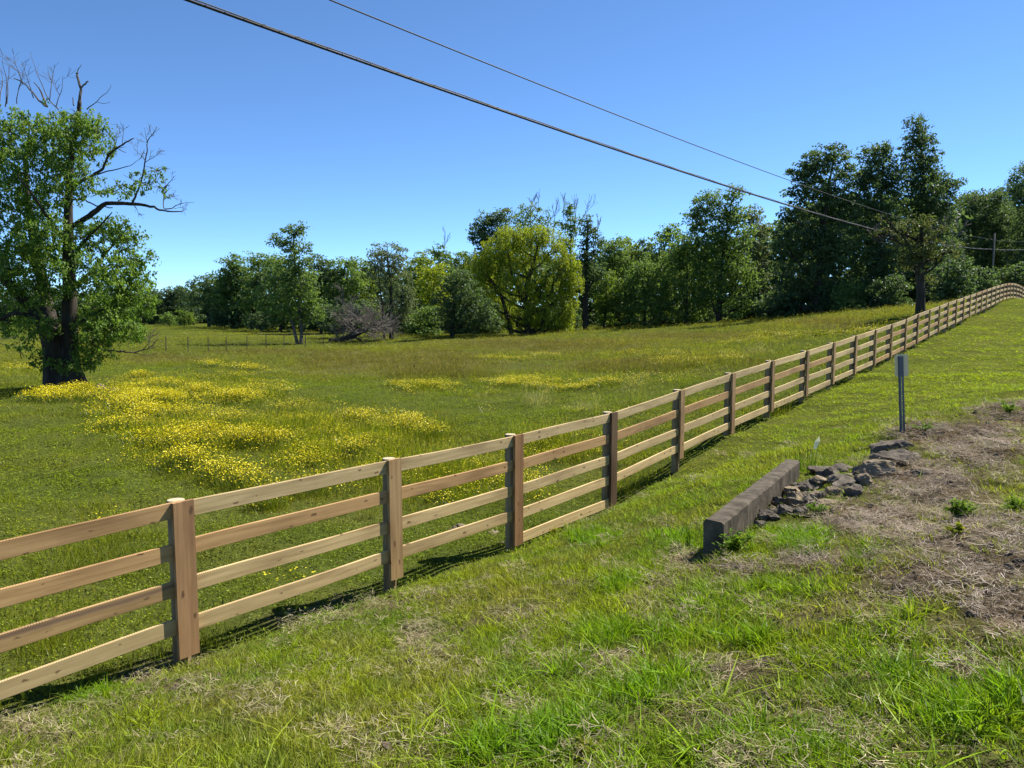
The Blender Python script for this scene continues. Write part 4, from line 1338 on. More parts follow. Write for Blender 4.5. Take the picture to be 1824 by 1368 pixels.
def smooth_path(P, R_, k=4):
    P = np.asarray(P, float); t = np.arange(len(P)); tt = np.linspace(0, len(P) - 1, (len(P) - 1) * k + 1)
    # Catmull-Rom
    out = []
    for x in tt:
        i = min(int(x), len(P) - 2); f = x - i
        p0, p1, p2, p3 = P[max(i - 1, 0)], P[i], P[i + 1], P[min(i + 2, len(P) - 1)]
        out.append(0.5 * ((2 * p1) + (-p0 + p2) * f + (2 * p0 - 5 * p1 + 4 * p2 - p3) * f * f + (-p0 + 3 * p1 - 3 * p2 + p3) * f ** 3))
    return np.array(out), np.interp(tt, t, R_)


def px_tree(name, label, u, v, Y, lobes, mat, ls=0.32, crad=0.9, cover=1.3, trunk=None, trunks=None, bark=None, seed=0, group=None, droop=0.0, aspect=0.62, depthk=0.9, dead=None, cat='tree', limbs=True, tr=0.2, sink=0.2):
    """a tree at depth Y whose crown lobes (u, v, ru, rv, weight) were measured on the photograph and given true size and thickness"""
    r = np.random.default_rng(seed + 1000)
    base = at(u, v, Y)
    base[2] = float(ground_z(base[0], base[1])) - sink * 0.3
    t_ = thing(name, label, cat, tuple(base), group=group)
    k = Y / F
    LL = []
    for lb in lobes:
        lu, lv_, ru, rv = lb[:4]; wt = lb[4] if len(lb) > 4 else 1.0
        dy = lb[5] if len(lb) > 5 else r.uniform(-0.35, 0.35) * ru * k
        c_ = at(lu, lv_, Y + dy) - base
        LL.append((c_, (ru * k, max(ru, 0.7 * rv) * k * depthk, rv * k), wt))
    g = Geo()
    leaf_cloud(g, LL, ls, crad, cover * (1.0 if mat == 'dark' else 0.92), r, droop, aspect)
    obj('crown', g.mesh('crown', LM[mat] if isinstance(mat, str) else mat), t_)
    g = Geo()
    if trunks is None:
        top = max(LL, key=lambda q: q[0][2])[0]
        trunks = [([(0, 0, -0.3), (0.05 * top[0], 0.05 * top[1], top[2] * 0.35), (0.5 * top[0], 0.5 * top[1], top[2] * 0.7), tuple(top)], [tr * 1.2, tr * 0.85, tr * 0.4, tr * 0.1])]
    else:
        trunks = [([tuple(at(pu, pv, Y + (pd[0] if pd else 0)) - base) for pu, pv, *pd in pts_], rs_) for pts_, rs_ in trunks]
    for P_, R_ in trunks:
        P2, R2 = smooth_path(P_, R_)
        g.tube(P2, R2, 8)
    if limbs:
        P_, R_ = trunks[0]
        P2, R2 = smooth_path(P_, R_)
        for c_, rad, wt in LL:
            h0 = np.clip(c_[2] - 1.1 * rad[2] - 0.25 * np.hypot(c_[0], c_[1]), P2[0, 2] + 0.8, P2[-1, 2] - 0.2)
            i = int(np.argmin(np.abs(P2[:, 2] - h0)))
            mid = (P2[i] + c_) / 2 + np.array([0, 0, -0.12 * np.linalg.norm(c_ - P2[i])])
            q_, rq = smooth_path([P2[i], mid, c_], [R2[i] * 0.55, R2[i] * 0.38, 0.03], 3)
            g.tube(q_, rq, 5, False)
            for s_ in range(4):
                e_ = c_ + rand_unit(r, 1)[0] * rad * 0.85
                g.tube(np.array([q_[-3], (q_[-3] + e_) / 2 + r.normal(0, 0.1, 3), e_]), [0.05, 0.035, 0.012], 4, False)
    obj('trunk', g.mesh('trunk', bark or M_bark_d, True), t_)
    if dead:
        for (du_, dv_, dl, dr_, dirn) in dead:
            g = Geo()
            p_ = at(du_, dv_, Y) - base
            grow(g, p_, dirn, dl, dr_, 2, r, 0.5, 3, 0.2, 5, 0.018)
            obj('bare_branch', g.mesh('bare_branch', M_dead), t_)
    return t_


# --- the big broken-topped tree at the left
HY = 30.0
hb = at(120, 690, HY); hb[2] = float(ground_z(hb[0], hb[1]))
hero = thing('old_maple_tree', 'large old tree with bare broken top and thick dark trunk at left', 'tree', tuple(hb))
rh = np.random.default_rng(404)


def hp(u, v, d=0.0):
    return at(u, v, HY + d) - hb


g = Geo()
trunk_paths = [
    ([(120, 700), (122, 660), (124, 600), (124, 520), (122, 440), (122, 360), (127, 280), (138, 215), (142, 180)], [0.62, 0.43, 0.31, 0.25, 0.20, 0.15, 0.11, 0.085, 0.07]),
    ([(100, 700, -0.2), (98, 655, -0.2), (92, 610, -0.3), (72, 565, -0.6), (40, 530, -0.9), (0, 490, -1.2), (-50, 450, -1.5)], [0.5, 0.42, 0.36, 0.28, 0.22, 0.15, 0.08]),
    ([(110, 690, 0.4), (104, 640, 0.6), (88, 560, 1.2), (66, 460, 1.8), (50, 360, 2.0), (46, 290, 1.9), (52, 235, 1.7)], [0.42, 0.34, 0.25, 0.19, 0.13, 0.08, 0.03]),
]
for pts_, R_ in trunk_paths:
    P2, R2 = smooth_path([hp(p_[0], p_[1], p_[2] if len(p_) > 2 else 0) for p_ in pts_], R_)
    g.tube(P2, R2, 12)
for du, dd in ((-36, -0.25), (33, -0.15), (12, -0.6), (-14, -0.55), (24, 0.4)):    # root flare
    P2, R2 = smooth_path([hp(120 + du * 0.25, 640, dd * 0.3), hp(120 + du * 0.7, 678, dd * 0.7), hp(120 + du * 1.25, 699, dd * 1.3)], [0.22, 0.24, 0.12])
    g.tube(P2, R2, 8)
limb_paths = [
    ([(122, 405), (148, 392), (168, 378), (190, 363), (232, 363), (268, 367), (290, 375), (323, 377)], [0.16, 0.17, 0.17, 0.13, 0.11, 0.08, 0.055, 0.03]),
    ([(235, 362), (248, 335), (258, 290), (264, 250), (275, 240)], [0.075, 0.055, 0.04, 0.025, 0.015]),
    ([(122, 345), (140, 325), (165, 312), (183, 300), (195, 275), (218, 258), (238, 247)], [0.13, 0.11, 0.09, 0.08, 0.06, 0.05, 0.03]),
    ([(165, 313), (200, 303), (232, 295)], [0.05, 0.035, 0.02]),
    ([(124, 355), (150, 356), (172, 366), (200, 370)], [0.06, 0.05, 0.04, 0.03]),
    ([(100, 590, -0.5), (50, 562, -1.0), (20, 560, -1.4), (-20, 580, -1.6)], [0.2, 0.16, 0.12, 0.06]),
    ([(124, 520), (165, 480), (205, 430), (235, 400)], [0.14, 0.1, 0.06, 0.03]),
    ([(122, 590), (165, 560), (210, 545), (245, 545)], [0.13, 0.1, 0.06, 0.03]),
    ([(124, 440, -0.3), (90, 395, -1.2), (60, 350, -1.9), (30, 310, -2.3)], [0.13, 0.1, 0.07, 0.03]),
    ([(124, 470), (150, 430, -1.0), (180, 400, -1.8), (200, 380, -2.0)], [0.11, 0.08, 0.05, 0.03]),
]
for pts_, R_ in limb_paths:
    P2, R2 = smooth_path([hp(p_[0], p_[1], p_[2] if len(p_) > 2 else 0) for p_ in pts_], np.array(R_) * 0.62)
    P2 = P2 + rh.normal(0, 0.012, P2.shape)
    g.tube(P2, R2, 7)
hl = [  # crown lobes: u, v, ru, rv, weight, depth
    (15, 235, 60, 48, 1.0, 0.5), (-50, 250, 60, 60, 1, 0), (85, 235, 50, 44, 1.0, 0.4), (148, 218, 36, 30, 0.95, 0), (175, 236, 30, 26, 0.7, -0.5), (110, 290, 55, 40, 0.75, 1.0), (35, 305, 60, 50, 1.0, -0.8),
    (160, 268, 42, 30, 0.55, 0.6), (205, 262, 22, 18, 0.35, 0.3), (-40, 350, 70, 70, 1, 0), (60, 370, 70, 50, 0.85, 0.8), (165, 330, 40, 26, 0.5, -0.8), (250, 325, 34, 26, 0.34, 0.0), (280, 305, 26, 16, 0.26, 0.3), (290, 335, 25, 15, 0.18, 0.2),
    (215, 335, 32, 22, 0.32, 0.2), (110, 345, 40, 30, 0.55, -1.2), (150, 425, 44, 34, 0.7, -1.2), (40, 440, 70, 50, 1.0, 0.0), (185, 410, 46, 32, 0.85, 0.4), (225, 425, 34, 28, 0.85, -0.3), (240, 465, 34, 34, 0.9, 0.3),
    (170, 480, 62, 46, 0.95, -1.3), (60, 510, 60, 44, 0.85, -1.0), (215, 510, 52, 40, 0.95, 0.2), (245, 540, 34, 30, 0.85, 0.0), (165, 550, 46, 40, 0.8, 1.3), (190, 580, 56, 34, 0.9, -0.6), (20, 570, 48, 34, 0.6, 1.0),
    (165, 610, 36, 26, 0.6, -1.2), (165, 632, 36, 20, 0.75, -0.6), (115, 650, 34, 16, 0.5, -1.3), (75, 640, 26, 18, 0.45, -1.1), (-60, 470, 70, 60, 1, 0), (210, 555, 45, 30, 0.9, 1.2), (35, 620, 25, 12, 0.35, -0.4), (100, 460, 46, 34, 0.8, 1.6), (215, 590, 46, 30, 0.9, 0.3), (235, 500, 40, 44, 0.8, 0.6), (60, 590, 40, 34, 0.7, -1.7), (70, 420, 60, 44, 0.8, -1.5), (20, 480, 60, 50, 0.8, -1.3), (150, 650, 30, 14, 0.6, -1.2), (120, 240, 40, 40, 0.8, -0.8), (110, 310, 40, 40, 0.6, -1.0),
]
LL = []
kx = HY / F
for u, v, ru, rv, wt, dy in hl:
    LL.append((hp(u, v, dy), (ru * kx, max(ru, rv) * kx * 1.0, rv * kx), wt))
gl = Geo()
leaf_cloud(gl, LL, 0.115, 0.33, 0.80, rh, 0.25, 0.62, 0.55)
# twigs feeding the leaf clusters
for c_, rad, wt in LL:
    for s_ in range(6):
        e_ = c_ + rand_unit(rh, 1)[0] * rad * 0.9
        q_, rq = smooth_path([c_, (c_ + e_) / 2 + rh.normal(0, 0.1, 3), e_], [0.018, 0.012, 0.005], 2)
        g.tube(q_, rq, 4, False)
obj('trunk', g.mesh('trunk', M_bark_d, True), hero)
obj('crown', gl.mesh('crown', LM['hero']), hero)
dead_paths = [
    ([(141, 190), (144, 160), (138, 140), (137, 130)], [0.085, 0.065, 0.06, 0.05]), ([(144, 158), (152, 149), (157, 145)], [0.05, 0.045, 0.035]), ([(137, 131), (140, 122), (145, 113)], [0.035, 0.02, 0.008]),
    ([(131, 190), (130, 174)], [0.035, 0.02]), ([(84, 190), (70, 178), (52, 158), (40, 146), (25, 140)], [0.06, 0.05, 0.04, 0.035, 0.02]), ([(82, 188), (74, 165), (60, 146)], [0.05, 0.04, 0.02]),
    ([(105, 195), (88, 180), (78, 160), (62, 120), (56, 92)], [0.04, 0.03, 0.02, 0.012, 0.007]), ([(155, 195), (172, 180), (190, 165), (198, 151)], [0.03, 0.02, 0.013, 0.007]), ([(172, 182), (186, 184), (198, 182)], [0.016, 0.012, 0.006]),
    ([(215, 625), (232, 628), (262, 622), (283, 603)], [0.045, 0.045, 0.03, 0.014]), ([(232, 628), (258, 632), (275, 632), (284, 627)], [0.03, 0.02, 0.014, 0.007]), ([(180, 622), (205, 625), (222, 627)], [0.05, 0.05, 0.05]),
    ([(10, 190), (12, 150), (5, 105)], [0.03, 0.02, 0.008]), ([(292, 373), (308, 370), (322, 363), (345, 360)], [0.035, 0.025, 0.018, 0.007]), ([(322, 377), (334, 372)], [0.02, 0.006]), ([(292, 372), (292, 345), (305, 335)], [0.03, 0.018, 0.007]),
]
for pts_, R_ in dead_paths:
    P2, R2 = smooth_path([hp(*p_) for p_ in pts_], np.array(R_) * 0.72, 3)
    P2 = P2 + rh.normal(0, 0.014, P2.shape)
    g = Geo(); g.tube(P2, R2, 6)
    obj('bare_branch', g.mesh('bare_branch', M_dead), hero)
for (u, v, L_, r0, d_) in [(60, 175, 1.6, 0.02, (-0.2, 0, 1)), (40, 150, 1.2, 0.018, (-0.3, 0, 1)), (88, 180, 1.7, 0.02, (0.2, 0.1, 1)), (100, 190, 1.5, 0.02, (0.5, 0, 1)), (12, 185, 1.9, 0.022, (0.1, 0, 1)), (0, 180, 1.8, 0.02, (-0.2, 0.2, 1)),
                           (30, 185, 1.6, 0.02, (0.2, -0.2, 1)), (262, 262, 0.9, 0.014, (0.1, 0, 1)), (258, 290, 1.1, 0.014, (0.8, 0, 0.6)), (264, 250, 0.8, 0.012, (0.6, 0, 0.7)), (258, 285, 1.0, 0.014, (-0.7, 0, 0.8)), (218, 258, 0.9, 0.014, (-0.1, 0, 1)),
                           (200, 272, 1.1, 0.014, (0.3, 0.1, 1)), (232, 295, 0.8, 0.012, (0.9, 0, 0.3)), (290, 340, 0.9, 0.014, (0.5, 0, 0.8)), (292, 355, 0.8, 0.012, (1, 0, 0.4)), (255, 622, 1.0, 0.016, (0.8, 0, 0.5)), (262, 622, 0.9, 0.014, (0.9, 0, 0.1)),
                           (265, 620, 1.0, 0.014, (0.3, 0, 0.9)), (310, 372, 0.6, 0.01, (1, 0, 0.2)), (30, 600, 1.5, 0.02, (-0.7, -0.3, -0.3)), (20, 615, 1.3, 0.018, (-0.8, -0.3, 0.0)), (240, 366, 0.7, 0.012, (0.5, 0, -0.8)), (110, 640, 0.8, 0.014, (-0.4, -0.5, 0.4))]:
    g = Geo(); grow(g, hp(u, v), d_, L_ * 0.8, r0, 2, rh, 0.75, 3, 0.08, 5, 0.005)
    obj('bare_branch', g.mesh('bare_branch', M_dead), hero)

# --- the treeline, from left to right
T = px_tree
GRP = 'trees of the far treeline'
T('slim_tree', 'slim open tree on two close trunks standing out in the field', 533, 613, 75,
  [(522, 415, 20, 18, 0.8), (537, 405, 12, 10, 0.6), (495, 430, 20, 11, 0.7), (522, 440, 22, 20, 0.9), (545, 440, 14, 14, 0.5), (525, 470, 26, 24, 0.9), (555, 462, 16, 12, 0.4), (508, 490, 26, 22, 0.6), (545, 500, 30, 26, 0.7), (520, 520, 34, 26, 0.8),
   (500, 540, 26, 22, 0.6), (555, 540, 28, 24, 0.9), (535, 560, 36, 22, 0.8), (562, 560, 18, 14, 0.9)], 'mid', 0.22, 0.55, 1.1,
  trunks=[([(536, 614), (537, 590), (535, 560), (528, 500), (524, 450), (522, 412)], [0.19, 0.16, 0.14, 0.12, 0.08, 0.03]), ([(530, 614), (524, 588), (517, 560), (512, 520)], [0.17, 0.14, 0.11, 0.05])], bark=M_bark_g, seed=1)
T('airy_tree', 'airy pale tree with thin stem right of the fallen tree', 697, 604, 84,
  [(690, 450, 36, 18, 0.7), (672, 470, 24, 20, 0.5), (712, 470, 28, 22, 0.6), (695, 490, 38, 26, 0.7), (720, 520, 24, 24, 0.8), (685, 530, 30, 24, 0.5), (712, 555, 28, 22, 0.9), (700, 578, 24, 14, 0.7), (725, 540, 16, 20, 0.8)], 'grey', 0.22, 0.55, 1.0,
  trunks=[([(697, 606), (697, 560), (696, 510), (690, 460), (690, 440)], [0.26, 0.2, 0.15, 0.09, 0.03]), ([(684, 606), (684, 570), (678, 520), (672, 470)], [0.15, 0.12, 0.08, 0.03])], bark=M_bark_d, seed=2)
T('willow_tree', 'broad yellow green dome shaped willow in the middle of the treeline', 935, 598, 88,
  [(915, 425, 34, 22, 1.0), (955, 418, 30, 18, 1.0), (985, 440, 34, 28, 0.9), (880, 452, 34, 28, 1.0), (930, 455, 50, 30, 0.7), (1010, 470, 24, 30, 0.9), (852, 478, 26, 26, 0.9), (1022, 505, 18, 28, 0.9), (843, 512, 18, 28, 0.7), (870, 500, 36, 32, 0.7),
   (920, 500, 40, 36, 0.55), (965, 500, 36, 30, 0.45), (995, 510, 30, 30, 0.6), (890, 540, 40, 30, 0.7), (1010, 545, 22, 30, 0.9), (950, 545, 40, 28, 0.6), (1000, 572, 28, 18, 0.9), (960, 572, 34, 16, 0.7), (915, 570, 34, 20, 0.6), (868, 555, 18, 24, 0.5), (900, 410, 14, 10, 0.7), (975, 408, 14, 9, 0.7)], 'willow', 0.22, 0.55, 1.15, droop=0.6, aspect=0.4,
  trunks=[([(940, 602), (939, 560), (936, 520), (950, 470), (960, 430)], [0.42, 0.36, 0.28, 0.18, 0.06]), ([(913, 604), (905, 570), (893, 530), (870, 490)], [0.28, 0.24, 0.18, 0.08]), ([(966, 600), (970, 560), (985, 510), (1000, 470)], [0.32, 0.26, 0.18, 0.08]), ([(936, 540), (915, 500), (905, 450)], [0.2, 0.15, 0.06]), ([(970, 545), (990, 515), (1012, 495)], [0.14, 0.1, 0.04]), ([(900, 545), (880, 515), (858, 500)], [0.13, 0.1, 0.04])], bark=M_bark_d, seed=3)
T('round_tree', 'low dark tree with drooping crown just left of the willow', 806, 605, 80,
  [(815, 500, 28, 26, 0.9), (800, 540, 32, 30, 1.0), (845, 545, 36, 34, 1.0), (870, 570, 26, 22, 1.0), (830, 575, 40, 20, 0.9), (800, 572, 26, 20, 1.0)], 'dark', 0.26, 0.6, 1.3, trunks=[([(806, 607), (806, 575), (812, 530), (816, 500)], [0.3, 0.25, 0.16, 0.05])], seed=4)
T('light_tree', 'smaller yellow green tree between the airy tree and the low dark tree', 770, 598, 96, [(775, 485, 26, 20, 1.0), (765, 520, 26, 34, 0.9), (785, 535, 24, 36, 0.9), (762, 560, 24, 26, 0.9)], 'willow', 0.28, 0.7, 1.2, seed=5, tr=0.16)
T('dark_tree', 'dark tree with ragged top rising behind the left of the willow', 880, 594, 108,
  [(870, 395, 26, 20, 1.0), (895, 385, 20, 18, 0.8), (860, 425, 26, 22, 1.0), (890, 430, 36, 30, 1.0), (850, 410, 12, 10, 0.8), (880, 470, 40, 36, 1.0), (870, 520, 36, 40, 1.0)], 'dark', 0.30, 0.8, 1.2, seed=6)
T('thin_topped_tree', 'thin topped tree with bare twigs rising behind the middle of the willow', 945, 594, 106,
  [(945, 375, 22, 15, 0.55), (925, 390, 18, 16, 0.6), (965, 390, 18, 16, 0.5), (945, 410, 34, 24, 0.7), (940, 450, 40, 40, 0.9)], 'mid', 0.28, 0.7, 1.0, seed=7, dead=[(945, 385, 2.6, 0.06, (0, 0, 1)), (955, 385, 2.4, 0.05, (0.3, 0, 1)), (985, 415, 3.6, 0.07, (0.05, 0, 1)), (975, 420, 2.8, 0.06, (-0.1, 0, 1))])
T('spire_tree', 'narrow half dead tree with bare forks behind the right of the willow', 1016, 592, 100,
  [(1016, 372, 9, 18, 0.9), (1000, 400, 12, 12, 0.8), (1020, 400, 14, 24, 0.9), (1010, 440, 18, 40, 0.9)], 'mid', 0.26, 0.6, 1.1, seed=8, dead=[(1022, 410, 3.8, 0.08, (0.18, 0, 1)), (1005, 390, 2.6, 0.06, (-0.1, 0, 1)), (1028, 405, 3.2, 0.06, (0.4, 0, 1))])
T('spire_tree', 'narrow ivy clad tree directly right of the willow with visible stem', 1044, 592, 92,
  [(1046, 395, 12, 14, 1.0), (1048, 420, 17, 22, 1.0), (1042, 455, 16, 26, 1.0), (1064, 440, 14, 24, 0.6), (1058, 415, 9, 14, 0.6), (1045, 495, 18, 34, 0.8), (1062, 485, 22, 26, 0.7)], 'dark', 0.24, 0.55, 1.1, trunks=[([(1043, 596), (1043, 540), (1044, 470), (1047, 400)], [0.36, 0.32, 0.22, 0.06])], seed=9, dead=[(1066, 420, 2.2, 0.04, (0.1, 0, 1))])
T('young_tree', 'bright green young tree at the wood edge right of the ivy clad tree', 1076, 588, 94, [(1082, 505, 24, 26, 0.9), (1075, 540, 26, 24, 1.0), (1080, 562, 24, 18, 1.0), (1092, 530, 18, 20, 0.9)], 'light', 0.26, 0.65, 1.2, seed=10, tr=0.12)
T('round_tree', 'round dense green tree standing alone before the dark wood right of the young bright tree', 1148, 584, 94, [(1148, 485, 34, 28, 1.0), (1125, 515, 28, 30, 1.0), (1170, 510, 30, 30, 1.0), (1150, 540, 46, 34, 1.0), (1185, 540, 20, 24, 0.9), (1120, 555, 24, 22, 1.0)], 'mid', 0.28, 0.7, 1.3, seed=11)
T('rounded_tree', 'tall rounded green tree left of the tallest middle tree', 1222, 582, 92, [(1225, 440, 30, 26, 1.0), (1205, 465, 30, 30, 1.0), (1240, 475, 32, 32, 1.0), (1215, 510, 40, 36, 1.0), (1250, 520, 24, 24, 1.0), (1225, 550, 36, 28, 1.0)], 'mid', 0.28, 0.7, 1.3, seed=12)
T('background_tree', 'rounded tree top peeping out behind the left shoulder of the tall rounded tree', 1192, 580, 104, [(1192, 420, 26, 22, 1.0), (1180, 450, 30, 32, 1.0), (1195, 490, 36, 40, 1.0)], 'mid', 0.32, 0.85, 1.2, seed=13)
T('tall_oak_tree', 'tall full tree with uneven top, left of the group of darkest trees', 1280, 580, 90,
  [(1245, 365, 20, 18, 0.9), (1268, 352, 18, 16, 0.9), (1305, 348, 22, 16, 0.9), (1240, 395, 24, 26, 0.9), (1280, 385, 34, 30, 1.0), (1312, 385, 24, 26, 0.9), (1230, 385, 12, 10, 0.7), (1265, 430, 40, 34, 1.0), (1310, 430, 36, 36, 1.0), (1285, 480, 46, 40, 1.0), (1320, 495, 36, 36, 0.9), (1265, 530, 30, 34, 1.0), (1310, 545, 34, 26, 0.9)],
  'mid', 0.28, 0.7, 1.15, seed=14, tr=0.3)
T('background_tree', 'paler tree filling the gap between the tall full tree and the dark group', 1350, 575, 102, [(1342, 385, 20, 18, 0.9), (1358, 410, 22, 20, 0.9), (1350, 450, 34, 36, 1.0), (1352, 505, 36, 40, 1.0)], 'grey', 0.32, 0.85, 1.2, seed=15)
T('big_dark_tree', 'massive dark tree with rounded top, leftmost of the three tallest', 1455, 572, 82,
  [(1485, 278, 28, 22, 1.0), (1455, 290, 30, 26, 1.0), (1425, 310, 20, 20, 0.9), (1465, 325, 44, 32, 1.0), (1420, 345, 22, 20, 0.8), (1510, 310, 18, 24, 0.9), (1460, 370, 50, 36, 1.0), (1410, 385, 24, 14, 0.9), (1500, 370, 34, 40, 1.0), (1440, 430, 50, 40, 1.0), (1395, 430, 26, 30, 0.9), (1490, 440, 44, 44, 1.0), (1430, 490, 54, 40, 1.0), (1400, 530, 30, 34, 1.0), (1470, 530, 44, 34, 1.0)],
  'dark', 0.28, 0.7, 1.2, seed=16, tr=0.42)
T('big_dark_tree', 'dark full tree with bumpy top, middle of the three tallest', 1560, 565, 84,
  [(1552, 275, 22, 18, 1.0), (1575, 270, 16, 18, 0.9), (1560, 305, 38, 28, 1.0), (1535, 330, 26, 28, 1.0), (1590, 320, 24, 28, 1.0), (1560, 360, 48, 38, 1.0), (1550, 415, 52, 42, 1.0), (1570, 470, 54, 44, 1.0), (1545, 520, 50, 36, 1.0)], 'dark', 0.28, 0.7, 1.2, seed=17, tr=0.4)
T('big_dark_tree', 'tallest tree of all, dark and pointed with a side bough to the right', 1650, 560, 86,
  [(1635, 222, 18, 16, 1.0), (1642, 248, 26, 20, 1.0), (1630, 275, 28, 24, 1.0), (1655, 285, 22, 26, 1.0), (1635, 315, 36, 26, 1.0), (1665, 325, 28, 22, 1.0), (1640, 355, 48, 30, 1.0), (1690, 335, 22, 15, 0.9), (1705, 325, 11, 8, 0.8), (1680, 365, 28, 24, 0.9), (1645, 400, 52, 40, 1.0), (1640, 450, 54, 44, 1.0), (1660, 505, 50, 40, 1.0), (1615, 515, 40, 36, 1.0)],
  'dark', 0.28, 0.7, 1.2, seed=18, tr=0.4)
T('roadside_tree', 'small rusty olive tree with straight trunk rising right behind the fence', 1641, 566, 46,
  [(1640, 395, 24, 14, 0.6), (1600, 405, 24, 12, 0.4), (1572, 412, 18, 8, 0.4), (1625, 420, 36, 18, 0.6), (1665, 415, 24, 18, 0.5), (1692, 442, 22, 16, 0.45), (1640, 445, 38, 22, 0.7), (1572, 388, 7, 14, 0.4), (1630, 475, 30, 18, 0.5), (1680, 458, 24, 16, 0.45), (1655, 500, 22, 16, 0.4), (1615, 460, 24, 14, 0.35)], 'rust', 0.15, 0.36, 1.0,
  trunks=[([(1641, 572), (1640, 530), (1640, 490), (1642, 440), (1640, 395)], [0.27, 0.24, 0.20, 0.13, 0.04]), ([(1634, 560), (1636, 510), (1625, 450), (1600, 410)], [0.15, 0.12, 0.08, 0.03])], bark=M_bark_d, seed=19, dead=[(1610, 440, 2.0, 0.03, (-1, 0, 0.3)), (1680, 450, 1.8, 0.03, (1, 0, 0.3)), (1660, 430, 1.6, 0.03, (0.7, 0, 0.7))])
T('roadside_wood_tree', 'grey green leafy tree above the crest of the fence, left of the right edge tree', 1760, 540, 118,
  [(1735, 360, 26, 20, 0.9), (1770, 355, 26, 18, 0.9), (1750, 390, 40, 28, 1.0), (1725, 400, 26, 30, 1.0), (1785, 395, 30, 30, 1.0), (1750, 440, 46, 36, 1.0), (1790, 450, 36, 34, 1.0), (1740, 490, 40, 36, 1.0)], 'dark', 0.26, 0.65, 1.2, seed=20)
T('roadside_wood_tree', 'tall feathery tree cut off by the right edge of the photo', 1850, 545, 112,
  [(1822, 300, 16, 14, 0.6), (1805, 318, 14, 8, 0.5), (1845, 310, 24, 26, 0.8), (1815, 345, 26, 22, 0.8), (1850, 360, 36, 36, 1.0), (1830, 410, 40, 36, 1.0), (1870, 440, 46, 50, 1.0), (1825, 470, 40, 36, 1.0)], 'dark', 0.26, 0.65, 1.1, seed=21)
T('roadside_wood_tree', 'dark tree filling the gap right of the tallest tree, behind the pole', 1740, 545, 126, [(1730, 360, 30, 22, 1.0), (1762, 365, 28, 22, 1.0), (1725, 400, 34, 32, 1.0), (1765, 410, 36, 34, 1.0), (1740, 460, 46, 40, 1.0), (1765, 505, 40, 34, 1.0), (1720, 505, 40, 34, 1.0)], 'dark', 0.34, 0.95, 1.2, seed=62)
T('roadside_wood_tree', 'dark tree behind the tall feathery tree at the right edge', 1815, 545, 130, [(1800, 355, 28, 22, 1.0), (1825, 330, 28, 26, 1.0), (1805, 400, 36, 32, 1.0), (1840, 410, 36, 36, 1.0), (1815, 460, 46, 40, 1.0), (1815, 505, 46, 34, 1.0)], 'dark', 0.34, 0.95, 1.2, seed=63)
# left half of the treeline
T('far_tree', 'tall rounded tree at the left end of the near treeline, behind the slim tree', 418, 588, 150, [(415, 470, 24, 18, 1.0), (430, 490, 30, 24, 1.0), (400, 500, 26, 24, 1.0), (415, 530, 40, 30, 1.0), (440, 545, 30, 26, 1.0)], 'mid', 0.42, 1.1, 1.2, seed=22, tr=0.3)
T('far_tree', 'tree with a visible dark trunk foot left of the slim tree', 450, 588, 140, [(460, 465, 22, 16, 0.8), (475, 480, 24, 22, 1.0), (455, 500, 28, 26, 1.0), (450, 540, 30, 26, 1.0), (470, 550, 26, 22, 1.0)], 'mid', 0.40, 1.05, 1.1, trunks=[([(450, 590), (450, 570), (455, 520), (462, 465)], [0.45, 0.38, 0.25, 0.06])], seed=23)
T('far_tree', 'dark tree stepping down left of the tall rounded far tree', 372, 582, 165, [(372, 505, 20, 18, 1.0), (385, 520, 24, 22, 1.0), (365, 540, 28, 24, 1.0), (390, 555, 24, 20, 1.0)], 'dark', 0.45, 1.2, 1.2, seed=24, tr=0.3)
T('far_tree', 'small pointed tree in the low far treeline near the big tree', 345, 580, 185, [(345, 506, 11, 12, 1.0), (345, 530, 18, 18, 1.0), (345, 555, 22, 18, 1.0)], 'dark', 0.48, 1.2, 1.2, seed=25, tr=0.28)
for i, (u, tp, sc_) in enumerate([(300, 512, 1.0), (322, 510, 1.0), (270, 512, 1.0), (240, 514, 1.0)]):
    T('far_tree', 'low dark tree of the distant treeline close to the big tree', u, 580, 200, [(u, tp + 12, 18, 14, 1.0), (u - 6, tp + 34, 20, 20, 1.0), (u + 8, tp + 50, 20, 18, 1.0)], 'dark', 0.5, 1.3, 1.2, seed=30 + i, group='low trees of the distant treeline', tr=0.28)
for i, u in enumerate((205, 165, 120, 80, 40, 0, -40, -90)):
    T('far_tree', 'distant tree glimpsed through and beside the big tree', u, 582, 195, [(u, 525, 24, 16, 1.0), (u - 8, 548, 24, 18, 1.0), (u + 10, 562, 24, 14, 1.0)], 'dark', 0.55, 1.4, 1.1, seed=40 + i, group='distant trees behind the big tree', tr=0.28)
T('bush', 'round pale green bush at the foot of the distant treeline, right of the pair', 328, 580, 170, [(328, 562, 13, 15, 1.0), (335, 570, 10, 9, 1.0)], 'light', 0.4, 1.0, 1.2, seed=50, cat='bush', tr=0.1)
T('bush', 'second pale green bush, between the round bush and the big tree', 302, 580, 172, [(302, 566, 12, 12, 1.0), (294, 570, 10, 9, 1.0)], 'mid', 0.4, 1.0, 1.2, seed=51, cat='bush', tr=0.1)
T('far_tree', 'dark tree between the slim tree and the fallen tree, left one', 572, 588, 112, [(570, 470, 22, 16, 1.0), (585, 490, 26, 24, 1.0), (565, 510, 28, 26, 1.0), (580, 545, 34, 28, 1.0)], 'dark', 0.34, 0.9, 1.2, seed=52)
T('far_tree', 'rounded dark tree behind the crown of the fallen tree', 612, 590, 110, [(610, 475, 26, 18, 1.0), (625, 500, 28, 26, 1.0), (600, 520, 28, 26, 1.0), (615, 555, 36, 26, 1.0)], 'mid', 0.34, 0.9, 1.2, seed=53)
